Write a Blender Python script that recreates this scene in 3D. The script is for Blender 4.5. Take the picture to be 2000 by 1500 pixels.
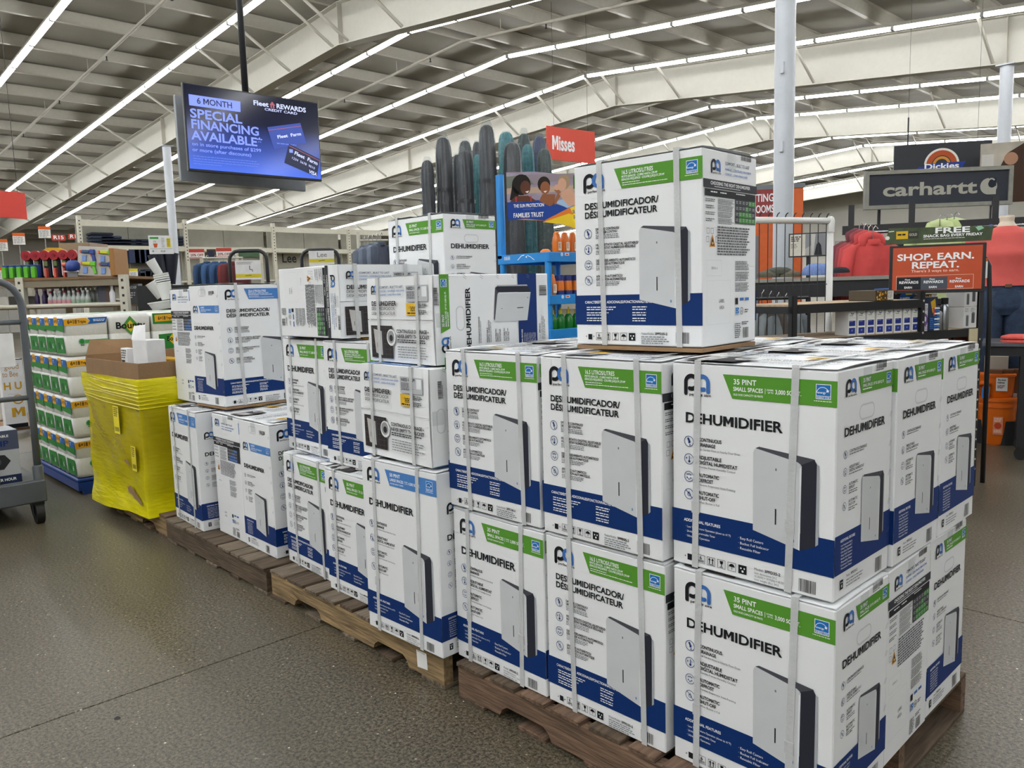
import bpy, bmesh, math, random
import numpy as np
from mathutils import Matrix, Vector
R = math.radians
random.seed(7)
SC = bpy.context.scene
for o in list(bpy.data.objects): bpy.data.objects.remove(o)
COL = SC.collection

# ------------------------------------------------------------ camera, world, exposure
F_PX = 1544.46
CAM = np.array([0.7383, -1.6411, 1.3747])
_y, _p, _r = 0.8106, 0.1172, -0.0287
_F = np.array([-math.sin(_y)*math.cos(_p), math.cos(_y)*math.cos(_p), -math.sin(_p)])
_R0 = np.array([math.cos(_y), math.sin(_y), 0.0]); _U0 = np.cross(_R0, _F)
_R = _R0*math.cos(_r) + _U0*math.sin(_r); _U = _U0*math.cos(_r) - _R0*math.sin(_r)
cd = bpy.data.cameras.new('camera'); cd.sensor_width = 36; cd.lens = 36*F_PX/2000
cd.clip_start = 0.05; cd.clip_end = 200
cam = bpy.data.objects.new('camera', cd); COL.objects.link(cam)
cam.matrix_world = Matrix(((_R[0], _U[0], -_F[0], CAM[0]), (_R[1], _U[1], -_F[1], CAM[1]), (_R[2], _U[2], -_F[2], CAM[2]), (0, 0, 0, 1)))
SC.camera = cam
W_ = bpy.data.worlds.new('store_air'); SC.world = W_; W_.use_nodes = True
W_.node_tree.nodes['Background'].inputs[0].default_value = (0.9, 0.93, 1.0, 1)
W_.node_tree.nodes['Background'].inputs[1].default_value = 0.25
SC.view_settings.view_transform = 'Standard'; SC.view_settings.look = 'None'
SC.view_settings.gamma = 1.0; SC.view_settings.use_curve_mapping = False
SC.view_settings.exposure = 0.45
TUBE_POWER = 20.0
CY = SC.cycles; CY.use_light_tree = False
CY.max_bounces = 5; CY.diffuse_bounces = 3; CY.glossy_bounces = 2; CY.transmission_bounces = 2; CY.transparent_max_bounces = 8; CY.caustics_reflective = False; CY.caustics_refractive = False; CY.sample_clamp_indirect = 6

def at(u, v, t=None, x=None, y=None, z=None):
    """a place seen at pixel (u, v): at depth t, or on the plane x / y / z = value"""
    d = _F + _R*(u-1000)/F_PX + _U*(750-v)/F_PX
    if t is None:
        i, w = (0, x) if x is not None else (1, y) if y is not None else (2, z)
        t = (w-CAM[i])/d[i]
    p = CAM + t*d
    return Vector((float(p[0]), float(p[1]), float(p[2])))

# ------------------------------------------------------------ materials
def lin(c):
    if isinstance(c, str):
        c = c.lstrip('#'); c = [int(c[i:i+2], 16)/255 for i in (0, 2, 4)]
    return tuple((x/12.92 if x <= .04045 else ((x+.055)/1.055)**2.4) for x in c)
MATS = {}
def mat(name, col, rough=.55, metal=0., var=.08, scale=12., bump=0., bscale=60., spec=.5, trans=0., alpha=1., emit=None, stretch=None, obj=True, clear=0.):
    if name in MATS: return MATS[name]
    m = bpy.data.materials.new(name); m.use_nodes = True
    nt = m.node_tree; N = nt.nodes; L = nt.links
    b = N['Principled BSDF']; c = lin(col)
    b.inputs['Roughness'].default_value = rough; b.inputs['Metallic'].default_value = metal
    b.inputs['Specular IOR Level'].default_value = spec
    if trans: b.inputs['Transmission Weight'].default_value = trans
    if clear: b.inputs['Coat Weight'].default_value = clear
    tc = N.new('ShaderNodeTexCoord'); mp = N.new('ShaderNodeMapping'); L.new(tc.outputs['Object'], mp.inputs[0])
    if stretch: mp.inputs['Scale'].default_value = stretch
    nz = N.new('ShaderNodeTexNoise'); nz.inputs['Scale'].default_value = scale; nz.inputs['Detail'].default_value = 2
    L.new(mp.outputs[0], nz.inputs['Vector'])
    cr = N.new('ShaderNodeValToRGB'); e = cr.color_ramp.elements
    e[0].position = .25; e[1].position = .75
    e[0].color = (*[x*(1-var) for x in c], 1); e[1].color = (*[min(1, x*(1+var)) for x in c], 1)
    L.new(nz.outputs['Fac'], cr.inputs[0]); L.new(cr.outputs[0], b.inputs['Base Color'])
    if bump:
        n2 = N.new('ShaderNodeTexNoise'); n2.inputs['Scale'].default_value = bscale; n2.inputs['Detail'].default_value = 2
        L.new(mp.outputs[0], n2.inputs['Vector'])
        bp = N.new('ShaderNodeBump'); bp.inputs['Strength'].default_value = bump; bp.inputs['Distance'].default_value = .01
        L.new(n2.outputs['Fac'], bp.inputs['Height']); L.new(bp.outputs[0], b.inputs['Normal'])
    if alpha < 1: b.inputs['Alpha'].default_value = alpha
    if emit:
        b.inputs['Emission Color'].default_value = (*lin(emit[0]), 1); b.inputs['Emission Strength'].default_value = emit[1]
    m.diffuse_color = (*c, 1)
    MATS[name] = m
    return m
def ink(col): return mat('print_'+col, '#'+col, .6, var=.03, spec=.22)

def film_mat(name, col, clear, rough=.18, bump=.4, bscale=25., stretch=None):
    """thin plastic film: clear share of light passes straight through"""
    if name in MATS: return MATS[name]
    m = mat(name, col, rough, var=.06, bump=bump, bscale=bscale, stretch=stretch)
    nt = m.node_tree; b = nt.nodes['Principled BSDF']; out = nt.nodes['Material Output']
    tr = nt.nodes.new('ShaderNodeBsdfTransparent'); mx = nt.nodes.new('ShaderNodeMixShader')
    c = lin(col); tr.inputs[0].default_value = (*[.4+.6*x for x in c], 1)
    mx.inputs[0].default_value = clear
    nt.links.new(b.outputs[0], mx.inputs[1]); nt.links.new(tr.outputs[0], mx.inputs[2]); nt.links.new(mx.outputs[0], out.inputs[0])
    return m

# ------------------------------------------------------------ mesh builder
class MB:
    def __init__(s): s.v = []; s.f = []; s.m = []; s.mi = 0
    def add(s, vs, fs):
        o = len(s.v); s.v += [tuple(p) for p in vs]
        for f in fs: s.f.append(tuple(i+o for i in f)); s.m.append(s.mi)
        return s
    def box(s, x0, y0, z0, x1, y1, z1, c=0):
        if c <= 0:
            vs = [(x, y, z) for x in (x0, x1) for y in (y0, y1) for z in (z0, z1)]
            return s.add(vs, [(0, 1, 3, 2), (4, 6, 7, 5), (0, 4, 5, 1), (2, 3, 7, 6), (0, 2, 6, 4), (1, 5, 7, 3)])
        X = ((x0, x0+c), (x1, x1-c)); Y = ((y0, y0+c), (y1, y1-c)); Z = ((z0, z0+c), (z1, z1-c))
        vs = []; ix = {}
        for i in (0, 1):
            for j in (0, 1):
                for k in (0, 1):
                    for a in (0, 1, 2):
                        ix[i, j, k, a] = len(vs)
                        vs.append((X[i][0 if a == 0 else 1], Y[j][0 if a == 1 else 1], Z[k][0 if a == 2 else 1]))
        fs = []
        def q(l, n):
            p = [Vector(vs[i]) for i in l]
            if (p[1]-p[0]).cross(p[2]-p[0]).dot(Vector(n)) < 0: l = l[::-1]
            fs.append(tuple(l))
        for i in (0, 1):
            n = (2*i-1)
            q([ix[i, 0, 0, 0], ix[i, 1, 0, 0], ix[i, 1, 1, 0], ix[i, 0, 1, 0]], (n, 0, 0))
            q([ix[0, i, 0, 1], ix[1, i, 0, 1], ix[1, i, 1, 1], ix[0, i, 1, 1]], (0, n, 0))
            q([ix[0, 0, i, 2], ix[1, 0, i, 2], ix[1, 1, i, 2], ix[0, 1, i, 2]], (0, 0, n))
            for j in (0, 1):
                k = 2*j-1
                q([ix[i, j, 0, 0], ix[i, j, 1, 0], ix[i, j, 1, 1], ix[i, j, 0, 1]], (n, k, 0))
                q([ix[i, 0, j, 0], ix[i, 1, j, 0], ix[i, 1, j, 2], ix[i, 0, j, 2]], (n, 0, k))
                q([ix[0, i, j, 1], ix[1, i, j, 1], ix[1, i, j, 2], ix[0, i, j, 2]], (0, n, k))
                for l in (0, 1): q([ix[i, j, l, 0], ix[i, j, l, 1], ix[i, j, l, 2]], (n, k, 2*l-1))
        return s.add(vs, fs)
    def tube(s, pts, r, n=8, caps=True, closed=False):
        P = [Vector(p) for p in pts]; k = len(P); rs = r if isinstance(r, (list, tuple)) else [r]*k
        vs = []; up = None
        for i, p in enumerate(P):
            a = P[(i-1) % k] if (i > 0 or closed) else p; b = P[(i+1) % k] if (i < k-1 or closed) else p
            d = (b-a).normalized()
            if up is None: up = Vector((0, 0, 1)) if abs(d.z) < .9 else Vector((1, 0, 0))
            sx = d.cross(up)
            if sx.length < 1e-4: sx = d.cross(Vector((0, 1, 0)))
            sx.normalize(); up = sx.cross(d).normalized()
            for j in range(n):
                t = 2*math.pi*j/n; vs.append(p + sx*math.cos(t)*rs[i] + up*math.sin(t)*rs[i])
        fs = []
        for i in range(k if closed else k-1):
            for j in range(n):
                a = i*n+j; b = i*n+(j+1) % n; c = ((i+1) % k)*n+(j+1) % n; d = ((i+1) % k)*n+j
                fs.append((a, d, c, b))
        if caps and not closed:
            fs.append(tuple(range(n))); fs.append(tuple((k-1)*n+j for j in range(n))[::-1])
        return s.add(vs, fs)
    def lathe(s, prof, n=20, cx=0, cy=0, z0=0, wob=None, cap=True):
        vs = []; k = len(prof)
        for i, (r, z) in enumerate(prof):
            for j in range(n):
                t = 2*math.pi*j/n; q = r*(wob(t, z) if wob else 1)
                vs.append((cx+q*math.cos(t), cy+q*math.sin(t), z0+z))
        fs = [(i*n+j, i*n+(j+1) % n, (i+1)*n+(j+1) % n, (i+1)*n+j) for i in range(k-1) for j in range(n)]
        if cap:
            if prof[0][0] > 1e-5: fs.append(tuple(range(n))[::-1])
            if prof[-1][0] > 1e-5: fs.append(tuple((k-1)*n+j for j in range(n)))
        return s.add(vs, fs)
    def prism(s, poly, a, b, ax='y'):
        """poly in the two other axes, extruded from a to b along ax"""
        n = len(poly)
        def P(p, w): return {'x': (w, p[0], p[1]), 'y': (p[0], w, p[1]), 'z': (p[0], p[1], w)}[ax]
        vs = [P(p, a) for p in poly]+[P(p, b) for p in poly]
        fs = [tuple(range(n)), tuple(range(n, 2*n))[::-1]]+[(i, i+n, (i+1) % n+n, (i+1) % n) for i in range(n)]
        return s.add(vs, fs)
    def grid(s, fn, nu, nv):
        vs = [fn(i/nu, j/nv) for i in range(nu+1) for j in range(nv+1)]
        fs = [(i*(nv+1)+j, (i+1)*(nv+1)+j, (i+1)*(nv+1)+j+1, i*(nv+1)+j+1) for i in range(nu) for j in range(nv)]
        return s.add(vs, fs)
    def mesh(s, name, mats, smooth=False, fix=True):
        me = bpy.data.meshes.new(name); me.from_pydata(s.v, [], s.f)
        for m in (mats if isinstance(mats, (list, tuple)) else [mats]): me.materials.append(m)
        me.polygons.foreach_set('material_index', s.m)
        if fix:
            bm = bmesh.new(); bm.from_mesh(me); bmesh.ops.recalc_face_normals(bm, faces=bm.faces); bm.to_mesh(me); bm.free()
        if smooth:
            me.polygons.foreach_set('use_smooth', [True]*len(me.polygons))
            if smooth is not True:
                bm = bmesh.new(); bm.from_mesh(me)
                for e in bm.edges:
                    if len(e.link_faces) == 2 and e.calc_face_angle(0) > R(smooth): e.smooth = False
                bm.to_mesh(me); bm.free()
        me.update(); return me
    def build(s, name, mats, parent=None, loc=(0, 0, 0), rot=(0, 0, 0), smooth=False, fix=True):
        return put(name, s.mesh(name, mats, smooth, fix), parent, loc, rot)
def put(name, me, parent=None, loc=(0, 0, 0), rot=(0, 0, 0)):
    o = bpy.data.objects.new(name, me); COL.objects.link(o)
    if parent: o.parent = parent
    o.location = loc; o.rotation_euler = rot
    return o
def tag(o, label=None, cat=None, group=None, kind=None):
    if label: o['label'] = label
    if cat: o['category'] = cat
    if group: o['group'] = group
    if kind: o['kind'] = kind
    return o
def thing(name, label, cat, loc=(0, 0, 0), rz=0., group=None):
    o = put(name, None, None, loc, (0, 0, rz)); o.empty_display_size = .1
    return tag(o, label, cat, group)
def copy_tree(o, parent=None):
    c = o.copy(); COL.objects.link(c); c.parent = parent
    for ch in list(o.children): copy_tree(ch, c)
    return c
def dup(o, loc, rz=None, label=None):
    c = copy_tree(o); c.location = loc
    if rz is not None: c.rotation_euler = (0, 0, rz)
    if label: c['label'] = label
    return c
def facing(u):
    """z-rotation that turns a thing's front (-y) square to the view at column u"""
    return _y - math.atan((u-1000)/F_PX)

# ------------------------------------------------------------ flat print: lettering and shapes in millimetres
GL = {}
def glyph(c, bold):
    k = (c, bold)
    if k in GL: return GL[k]
    def raw(body, off):
        cu = bpy.data.curves.new('g', 'FONT'); cu.body = body; cu.resolution_u = 3; cu.offset = off; cu.dimensions = '2D'; cu.fill_mode = 'FRONT'
        ob = bpy.data.objects.new('g', cu); me = ob.to_mesh()
        v = np.array([q.co[:2] for q in me.vertices]).reshape(-1, 2); f = [tuple(p.vertices) for p in me.polygons]
        ob.to_mesh_clear(); bpy.data.objects.remove(ob); bpy.data.curves.remove(cu)
        return v, f
    off = {0: .0, 1: .016, 2: .027}[bold]
    if 'hh' not in GL:
        v, _ = raw('HH', 0); GL['hh'] = np.ptp(v[:, 0]); GL['cap'] = np.ptp(v[:, 1]); GL['y0'] = v[:, 1].min()
    vv, _ = raw('H'+c+'H', 0); adv = (np.ptp(vv[:, 0])-GL['hh'])/GL['cap']
    if c == ' ': GL[k] = (adv if adv > .05 else .3, np.zeros((0, 2)), []); return GL[k]
    v, f = raw(c, off)
    v = (v-np.array([0, GL['y0']]))/GL['cap']
    if c == 'M' and bold:
        s = .16+.06*bold; w = adv-.06
        v = np.array([(.05, 0), (.05+s, 0), (.05+s, .62), (w/2, .12+.02*bold), (w-s, .62), (w-s, 0), (w, 0), (w, 1), (w-s*1.15, 1), (w/2, .42+.05*bold), (.05+s*1.15, 1), (.05, 1)])
        f = [(0, 1, 2, 10, 11), (2, 3, 9, 10), (3, 4, 8, 9), (4, 5, 6, 7, 8)]
    GL[k] = (adv, v, f); return GL[k]

class Art:
    """flat print on a face: x right, y down, millimetres; layers lie .15 mm apart"""
    def __init__(s): s.v = []; s.f = []; s.m = []; s.mats = []
    def _mi(s, col):
        if col not in s.mats: s.mats.append(col)
        return s.mats.index(col)
    def poly(s, pts, col, l=1):
        a = sum(pts[i][0]*pts[(i+1) % len(pts)][1]-pts[(i+1) % len(pts)][0]*pts[i][1] for i in range(len(pts)))
        if a > 0: pts = pts[::-1]
        o = len(s.v); s.v += [(x/1000, -(.0003+l*.00015), -y/1000) for x, y in pts]
        s.f.append(tuple(range(o, o+len(pts)))); s.m.append(s._mi(col)); return s
    def rect(s, x0, y0, x1, y1, col, l=1): return s.poly([(x0, y0), (x1, y0), (x1, y1), (x0, y1)], col, l)
    def frame(s, x0, y0, x1, y1, w, col, l=1):
        s.rect(x0, y0, x1, y0+w, col, l).rect(x0, y1-w, x1, y1, col, l).rect(x0, y0+w, x0+w, y1-w, col, l)
        return s.rect(x1-w, y0+w, x1, y1-w, col, l)
    def circ(s, x, y, r, col, l=1, n=16, ry=None): return s.poly([(x+r*math.cos(2*math.pi*i/n), y+(ry or r)*math.sin(2*math.pi*i/n)) for i in range(n)], col, l)
    def ring(s, x, y, r, w, col, l=1, a0=0, a1=360, n=20):
        for i in range(n):
            p, q = R(a0+(a1-a0)*i/n), R(a0+(a1-a0)*(i+1)/n)
            s.poly([(x+r*math.cos(p), y+r*math.sin(p)), (x+r*math.cos(q), y+r*math.sin(q)), (x+(r-w)*math.cos(q), y+(r-w)*math.sin(q)), (x+(r-w)*math.cos(p), y+(r-w)*math.sin(p))], col, l)
        return s
    def line(s, pts, w, col, l=1):
        for (a, b), (c, d) in zip(pts, pts[1:]):
            n = math.hypot(c-a, d-b) or 1; ex, ey = -(d-b)/n*w/2, (c-a)/n*w/2
            s.poly([(a+ex, b+ey), (c+ex, d+ey), (c-ex, d-ey), (a-ex, b-ey)], col, l)
        return s
    def text(s, t, x, y, cap, col, bold=1, width=None, l=2, rot=0, align='l', sx=1.):
        adv = sum(glyph(c, bold)[0] for c in t)
        k = cap*sx if width is None else width/adv
        if align == 'c': x -= adv*k/2 if rot == 0 else 0
        if align == 'r': x -= adv*k
        cx = 0; ca, sa = math.cos(R(rot)), math.sin(R(rot)); mi = s._mi(col)
        for c in t:
            a, v, f = glyph(c, bold)
            if len(v):
                o = len(s.v); X = (cx+v[:, 0])*k; Y = -v[:, 1]*cap
                for px, py in zip(X*ca-Y*sa+x, X*sa+Y*ca+y): s.v.append((px/1000, -(.0003+l*.00015), -py/1000))
                s.f += [tuple(i+o for i in q) for q in f]; s.m += [mi]*len(f)
            cx += a
        return s
    def greek(s, x, y, w, n, lh, col, h=.45, l=2, rag=.35, seed=1):
        """rows of print too small to read in the photograph"""
        rg = random.Random(seed+int(x*7+y*3))
        for i in range(n):
            cx = x; end = x+w*(1-rag*rg.random()*(1 if i == n-1 else .5))
            while cx < end:
                ww = min(lh*rg.uniform(.7, 2.6), end-cx)
                s.rect(cx, y+i*lh, cx+ww, y+i*lh+lh*h, col, l); cx += ww+lh*.35
        return s
    def bars(s, x0, y0, x1, y1, col='202020', l=2, seed=3):
        rg = random.Random(seed); x = x0
        while x < x1-1:
            w = rg.choice((.8, .8, 1.3, 2.0)); s.rect(x, y0, min(x+w, x1), y1, col, l); x += w+rg.choice((.8, 1.1, 1.6))
        return s
    def mesh(s, name):
        me = bpy.data.meshes.new(name); me.from_pydata(s.v, [], s.f)
        for c in s.mats: me.materials.append(ink(c) if isinstance(c, str) else c)
        me.polygons.foreach_set('material_index', s.m); me.update(); return me
    def build(s, name, parent=None, loc=(0, 0, 0), rot=(0, 0, 0)): return put(name, s.mesh(name), parent, loc, rot)
# ------------------------------------------------------------ the setting: slab floor, walls, steel roof
def floor_mat():
    m = mat('polished_concrete', '#5d574a', .34, var=.10, scale=1.3, bump=.0)
    nt = m.node_tree; N = nt.nodes; L = nt.links; b = N['Principled BSDF']
    ge = N.new('ShaderNodeNewGeometry')
    base = N['Color Ramp'].outputs[0]
    big = N['Noise Texture']; L.new(ge.outputs['Position'], big.inputs['Vector'])
    def speck(scale, lo, hi, col, prev, seed):
        v = N.new('ShaderNodeTexVoronoi'); v.inputs['Scale'].default_value = scale; v.inputs['Randomness'].default_value = 1
        mp = N.new('ShaderNodeMapping'); mp.inputs['Location'].default_value = (seed*3.7, seed*1.3, 0); L.new(ge.outputs['Position'], mp.inputs[0]); L.new(mp.outputs[0], v.inputs['Vector'])
        wn = N.new('ShaderNodeTexWhiteNoise'); wn.noise_dimensions = '3D'; L.new(v.outputs['Position'], wn.inputs['Vector'])
        a = N.new('ShaderNodeMath'); a.operation = 'MULTIPLY'; a.inputs[1].default_value = hi; L.new(wn.outputs['Value'], a.inputs[0])
        p = N.new('ShaderNodeMath'); p.operation = 'SUBTRACT'; p.inputs[1].default_value = hi-lo; L.new(a.outputs[0], p.inputs[0])
        k = N.new('ShaderNodeMath'); k.operation = 'LESS_THAN'; L.new(v.outputs['Distance'], k.inputs[0]); L.new(p.outputs[0], k.inputs[1])
        mx = N.new('ShaderNodeMix'); mx.data_type = 'RGBA'; L.new(k.outputs[0], mx.inputs[0]); L.new(prev, mx.inputs[6]); mx.inputs[7].default_value = (*lin(col), 1)
        return mx.outputs[2]
    fine = N.new('ShaderNodeTexNoise'); fine.inputs['Scale'].default_value = 85; fine.inputs['Detail'].default_value = 3; fine.inputs['Roughness'].default_value = .85; L.new(ge.outputs['Position'], fine.inputs['Vector'])
    fr_ = N.new('ShaderNodeValToRGB'); L.new(fine.outputs['Fac'], fr_.inputs[0]); fe = fr_.color_ramp.elements
    fe[0].position = .38; fe[0].color = (.28, .27, .26, 1); fe[1].position = .62; fe[1].color = (1.85, 1.80, 1.68, 1)
    m0 = N.new('ShaderNodeMix'); m0.data_type = 'RGBA'; m0.blend_type = 'MULTIPLY'; m0.inputs[0].default_value = 1; L.new(base, m0.inputs[6]); L.new(fr_.outputs[0], m0.inputs[7])
    c = m0.outputs[2]
    for sc, lo, hi, col, sd in ((62, .26, 1.8, '#a79e89', 3), (40, .17, 2.6, '#e2d8c0', 4), (60, .15, 3.0, '#34312c', 5)):
        c = speck(sc, lo, hi, col, c, sd)
    blot = N.new('ShaderNodeTexNoise'); blot.inputs['Scale'].default_value = .9; blot.inputs['Detail'].default_value = 5; L.new(ge.outputs['Position'], blot.inputs['Vector'])
    r = N.new('ShaderNodeMapRange'); r.inputs[1].default_value = .3; r.inputs[2].default_value = .75; r.inputs[3].default_value = .72; r.inputs[4].default_value = 1.08; L.new(blot.outputs['Fac'], r.inputs[0])
    mu = N.new('ShaderNodeMix'); mu.data_type = 'RGBA'; mu.blend_type = 'MULTIPLY'; mu.inputs[0].default_value = 1; L.new(c, mu.inputs[6])
    cc = N.new('ShaderNodeCombineColor'); [L.new(r.outputs[0], cc.inputs[i]) for i in range(3)]; L.new(cc.outputs[0], mu.inputs[7])
    L.new(mu.outputs[2], b.inputs['Base Color'])
    rr = N.new('ShaderNodeMapRange'); rr.inputs[3].default_value = .22; rr.inputs[4].default_value = .46; L.new(blot.outputs['Fac'], rr.inputs[0]); L.new(rr.outputs[0], b.inputs['Roughness'])
    nb = N.new('ShaderNodeTexNoise'); nb.inputs['Scale'].default_value = 220; L.new(ge.outputs['Position'], nb.inputs['Vector'])
    bp = N.new('ShaderNodeBump'); bp.inputs['Strength'].default_value = .10; bp.inputs['Distance'].default_value = .003; L.new(nb.outputs['Fac'], bp.inputs['Height']); L.new(bp.outputs[0], b.inputs['Normal'])
    return m
M_FLOOR = floor_mat()
M_JOINT = mat('joint_filler', '#37342f', .9)
floor = tag(MB().box(-46, -14, -.12, 14, 42, -.012).build('floor', M_JOINT), 'polished grey concrete slab floor with sawn joints', kind='structure')
xs = [-46, -36, -26, -19, -13.2, -7.7, -2.142, 3.4, 9, 14]; ys = [-14, -6, 1.9, 9.8, 17.7, 25.6, 33.5, 42]
for x0, x1 in zip(xs, xs[1:]):
    for y0, y1 in zip(ys, ys[1:]):
        MB().box(x0+.003, y0+.003, -.1, x1-.003, y1-.003, 0, .0015).build('slab', M_FLOOR, floor)

gs = at(229, 1403, z=0)
MB().prism([(gs.x+.013*math.cos(t_)*(1+.25*math.sin(3*t_)), gs.y+.010*math.sin(t_)) for t_ in [2*math.pi*i/12 for i in range(12)]], .0002, .0008, 'z').build('gum_spot', M_JOINT, floor)
M_WHITE = mat('white_steel_paint', '#c0bdb1', .45, var=.03)
M_PURL = mat('purlin_paint', '#c2beb1', .5, var=.04)
M_LINER = mat('insulation_liner', '#989489', .7, var=.06, scale=2)
M_GALV = mat('pipe_paint', '#bab6a8', .45, var=.05)
M_WALL = mat('wall_panel_paint', '#cfccc2', .7, var=.03, scale=2)
M_DARK = mat('black_powder_coat', '#1c1d20', .45, var=.1)
XR = -11.96
def dz(x): return .060*(XR-x) if x < XR else .094*(x-XR)
def z_purlin(x): return 6.56-dz(x)
def z_light(x): return 6.36-dz(x)
def z_fbot(x): return 5.82-(.056*(XR-x) if x < XR else .10*(x-XR))
YA, YB = -12., 40.
ceiling = tag(MB().prism([(-46, z_purlin(-46)+.30), (XR, 6.90), (12, z_purlin(12)+.30), (12, z_purlin(12)+.36), (XR, 6.96), (-46, z_purlin(-46)+.36)], YA, YB, 'y').build('ceiling', M_LINER),
              'low pitched steel roof lined with pale insulation fabric', kind='structure')
px = [XR-.25-1.6*i for i in range(21)] + [XR+.25+1.6*i for i in range(14)]
for x in px:
    z = z_purlin(x)
    s = 1 if x < XR else -1
    MB().prism([(0, 0), (.075*s, 0), (.075*s, .012), (.012*s, .012), (.012*s, .226), (-.06*s, .226), (-.06*s, .238), (0, .238)], YA, YB, 'y').build('purlin', M_PURL, ceiling, (x, 0, z))
allx = sorted(px)
for x0, x1 in zip(allx, allx[1:]):
    w = x1-x0
    if w < .8: continue
    def fn(a, b, x0=x0, x1=x1):
        x = x0+(x1-x0)*a; y = YA+(YB-YA)*b
        sag = .07*math.sin(math.pi*a)*(1+.35*math.sin(y*1.9+x0*3)+.2*math.sin(y*4.3+x0))
        return (x, y, z_purlin(x)+.262-sag*.9)
    MB().grid(fn, 6, 130).build('liner_strip', M_LINER, ceiling, smooth=True, fix=False)

FRAMES = [-1.2, 6.5, 14.3, 21.9, 29.6, 37.2]
for k, y in enumerate(FRAMES):
    f = tag(put('trim_%d' % (k+1), None), 'white tapered steel roof frame number %d from the front, spanning the store' % (k+1), kind='structure')
    n = 14
    for nm, x0, x1 in (('web_plate', -42, XR), ('web_plate', XR, 11)):
        MB().prism([(x0, z_fbot(x0)), (x1, z_fbot(x1)), (x1, z_purlin(x1)-.01), (x0, z_purlin(x0)-.01)], y-.006, y+.006, 'y').build(nm, M_WHITE, f)
        for nm2, fz in (('bottom_flange', z_fbot), ('top_flange', lambda x: z_purlin(x)-.014)):
            MB().prism([(x0, fz(x0)), (x1, fz(x1)), (x1, fz(x1)+.014), (x0, fz(x0)+.014)], y-.11, y+.11, 'y').build(nm2, M_WHITE, f)
    for x in (XR, -20.5, -3.5, -29, 4):
        MB().box(x-.008, y-.10, z_fbot(x)+.01, x+.008, y+.10, z_purlin(x)-.02).build('stiffener', M_WHITE, f)
    for i, x in enumerate(px):
        if i % 2 == 0 or i % 5 == 1:
            for sgn in (-1, 1):
                if k > 3 and sgn > 0: continue
                MB().tube([(x, y+sgn*1.2, z_purlin(x)+.02), (x, y+sgn*.06, z_fbot(x)+.05)], .03, 6).build('flange_brace', M_WHITE, f)
M_COLUMN = mat('column_paint', '#c3c8ce', .35, var=.02)
for y, x, lab in ((6.5, -3.5, 'round white steel column rising behind the tall single carton'), (14.3, -3.5, 'round white steel column further back behind the apparel sign'),
                  (6.5, -20.5, 'round white steel column beside the hanging screen')):
    c = thing('steel_column', lab, 'column', (x, y, 0), group='steel columns')
    MB().lathe([(.105, .02), (.105, z_fbot(x)-.02)], 24).build('shaft', M_COLUMN, c, smooth=50)
    MB().box(-.16, -.16, 0, .16, .16, .02).build('base_plate', M_COLUMN, c)
    MB().box(-.14, -.14, z_fbot(x)-.02, .14, .14, z_fbot(x)).build('cap_plate', M_COLUMN, c)
    if y < 7 and x > -10:
        for zz in (2.75, 3.55): MB().box(.01, -.125, zz, .05, -.10, zz+.12, .004).build('conduit_box', M_COLUMN, c)
# walls far round the sales floor
for nm, b in (('wall_back', (-46, 40, -.02, 14, 40.2, 7)), ('wall_left', (-46.2, -14, -.02, -46, 40, 7)), ('wall_right', (12, -14, -.02, 12.2, 40, 7)), ('wall_front', (-46, -14.2, -.02, 14, -14, 7))):
    tag(MB().box(*b).build(nm, M_WALL), 'pale painted store wall panelling', kind='structure')

# ------------------------------------------------------------ rows of tube lights under the roof
M_TUBE = bpy.data.materials.new('lit_tube'); M_TUBE.use_nodes = True; nt = M_TUBE.node_tree; nt.nodes.remove(nt.nodes['Principled BSDF'])
em = nt.nodes.new('ShaderNodeEmission'); em.inputs[0].default_value = (*lin('#fbfdff'), 1); em.inputs[1].default_value = TUBE_POWER; nt.links.new(em.outputs[0], nt.nodes['Material Output'].inputs[0])
me_c = MB().box(-.03, -.045, -.036, .03, .045, .06, .006).mesh('end_cap', mat('lamp_socket', '#9c9c98', .5))
ME = {}
for sg_ in (1.4, 2.8):
    hl = sg_/2-.035
    ME[sg_] = (MB().prism([(-.046, .024), (-.036, -.024), (0, -.038), (.036, -.024), (.046, .024)], -hl, hl, 'x').mesh('tube', M_TUBE), MB().prism([(-.06, .025), (.06, .025), (.045, .085), (-.045, .085)], -sg_/2, sg_/2, 'x').mesh('housing', M_WHITE))
rows = [-10.4, -7.8, -5.2, -3.9, -2.6, 0., 2.55, 5.05, 8.0, 10.6, 13.15, 15.8, 18.45, 20.95, 23.6, 26.2, 28.8, 31.4, 34., 36.6]  # two of the unseen rows behind the camera are added to brighten carton fronts
names = 'first second third fourth fifth sixth seventh eighth ninth tenth eleventh twelfth thirteenth fourteenth fifteenth sixteenth seventeenth eighteenth nineteenth twentieth twenty-first twenty-second twenty-third twenty-fourth'.split()
for i, y in enumerate(rows):
    st = thing('strip_light', '%s row of bright tube lights counted from the front of the store' % names[i], 'light', (XR, y, 6.36), group='rows of tube lights')
    seg = 1.4 if 2 < y < 22 else 2.8
    for side, n in ((-1, int(26.6/seg)), (1, int(19.6/seg))):
        a = -math.atan(.060) if side < 0 else math.atan(.094)
        for j in range(n):
            d = (j+.5)*seg+.02; p = (side*d*math.cos(a), 0, -abs(math.sin(a))*d); e = d-seg/2
            put('tube', ME[seg][0], st, p, (0, a, 0)); put('housing', ME[seg][1], st, p, (0, a, 0))
            put('end_cap', me_c, st, (side*e*math.cos(a), 0, -abs(math.sin(a))*e), (0, a, 0))
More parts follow.
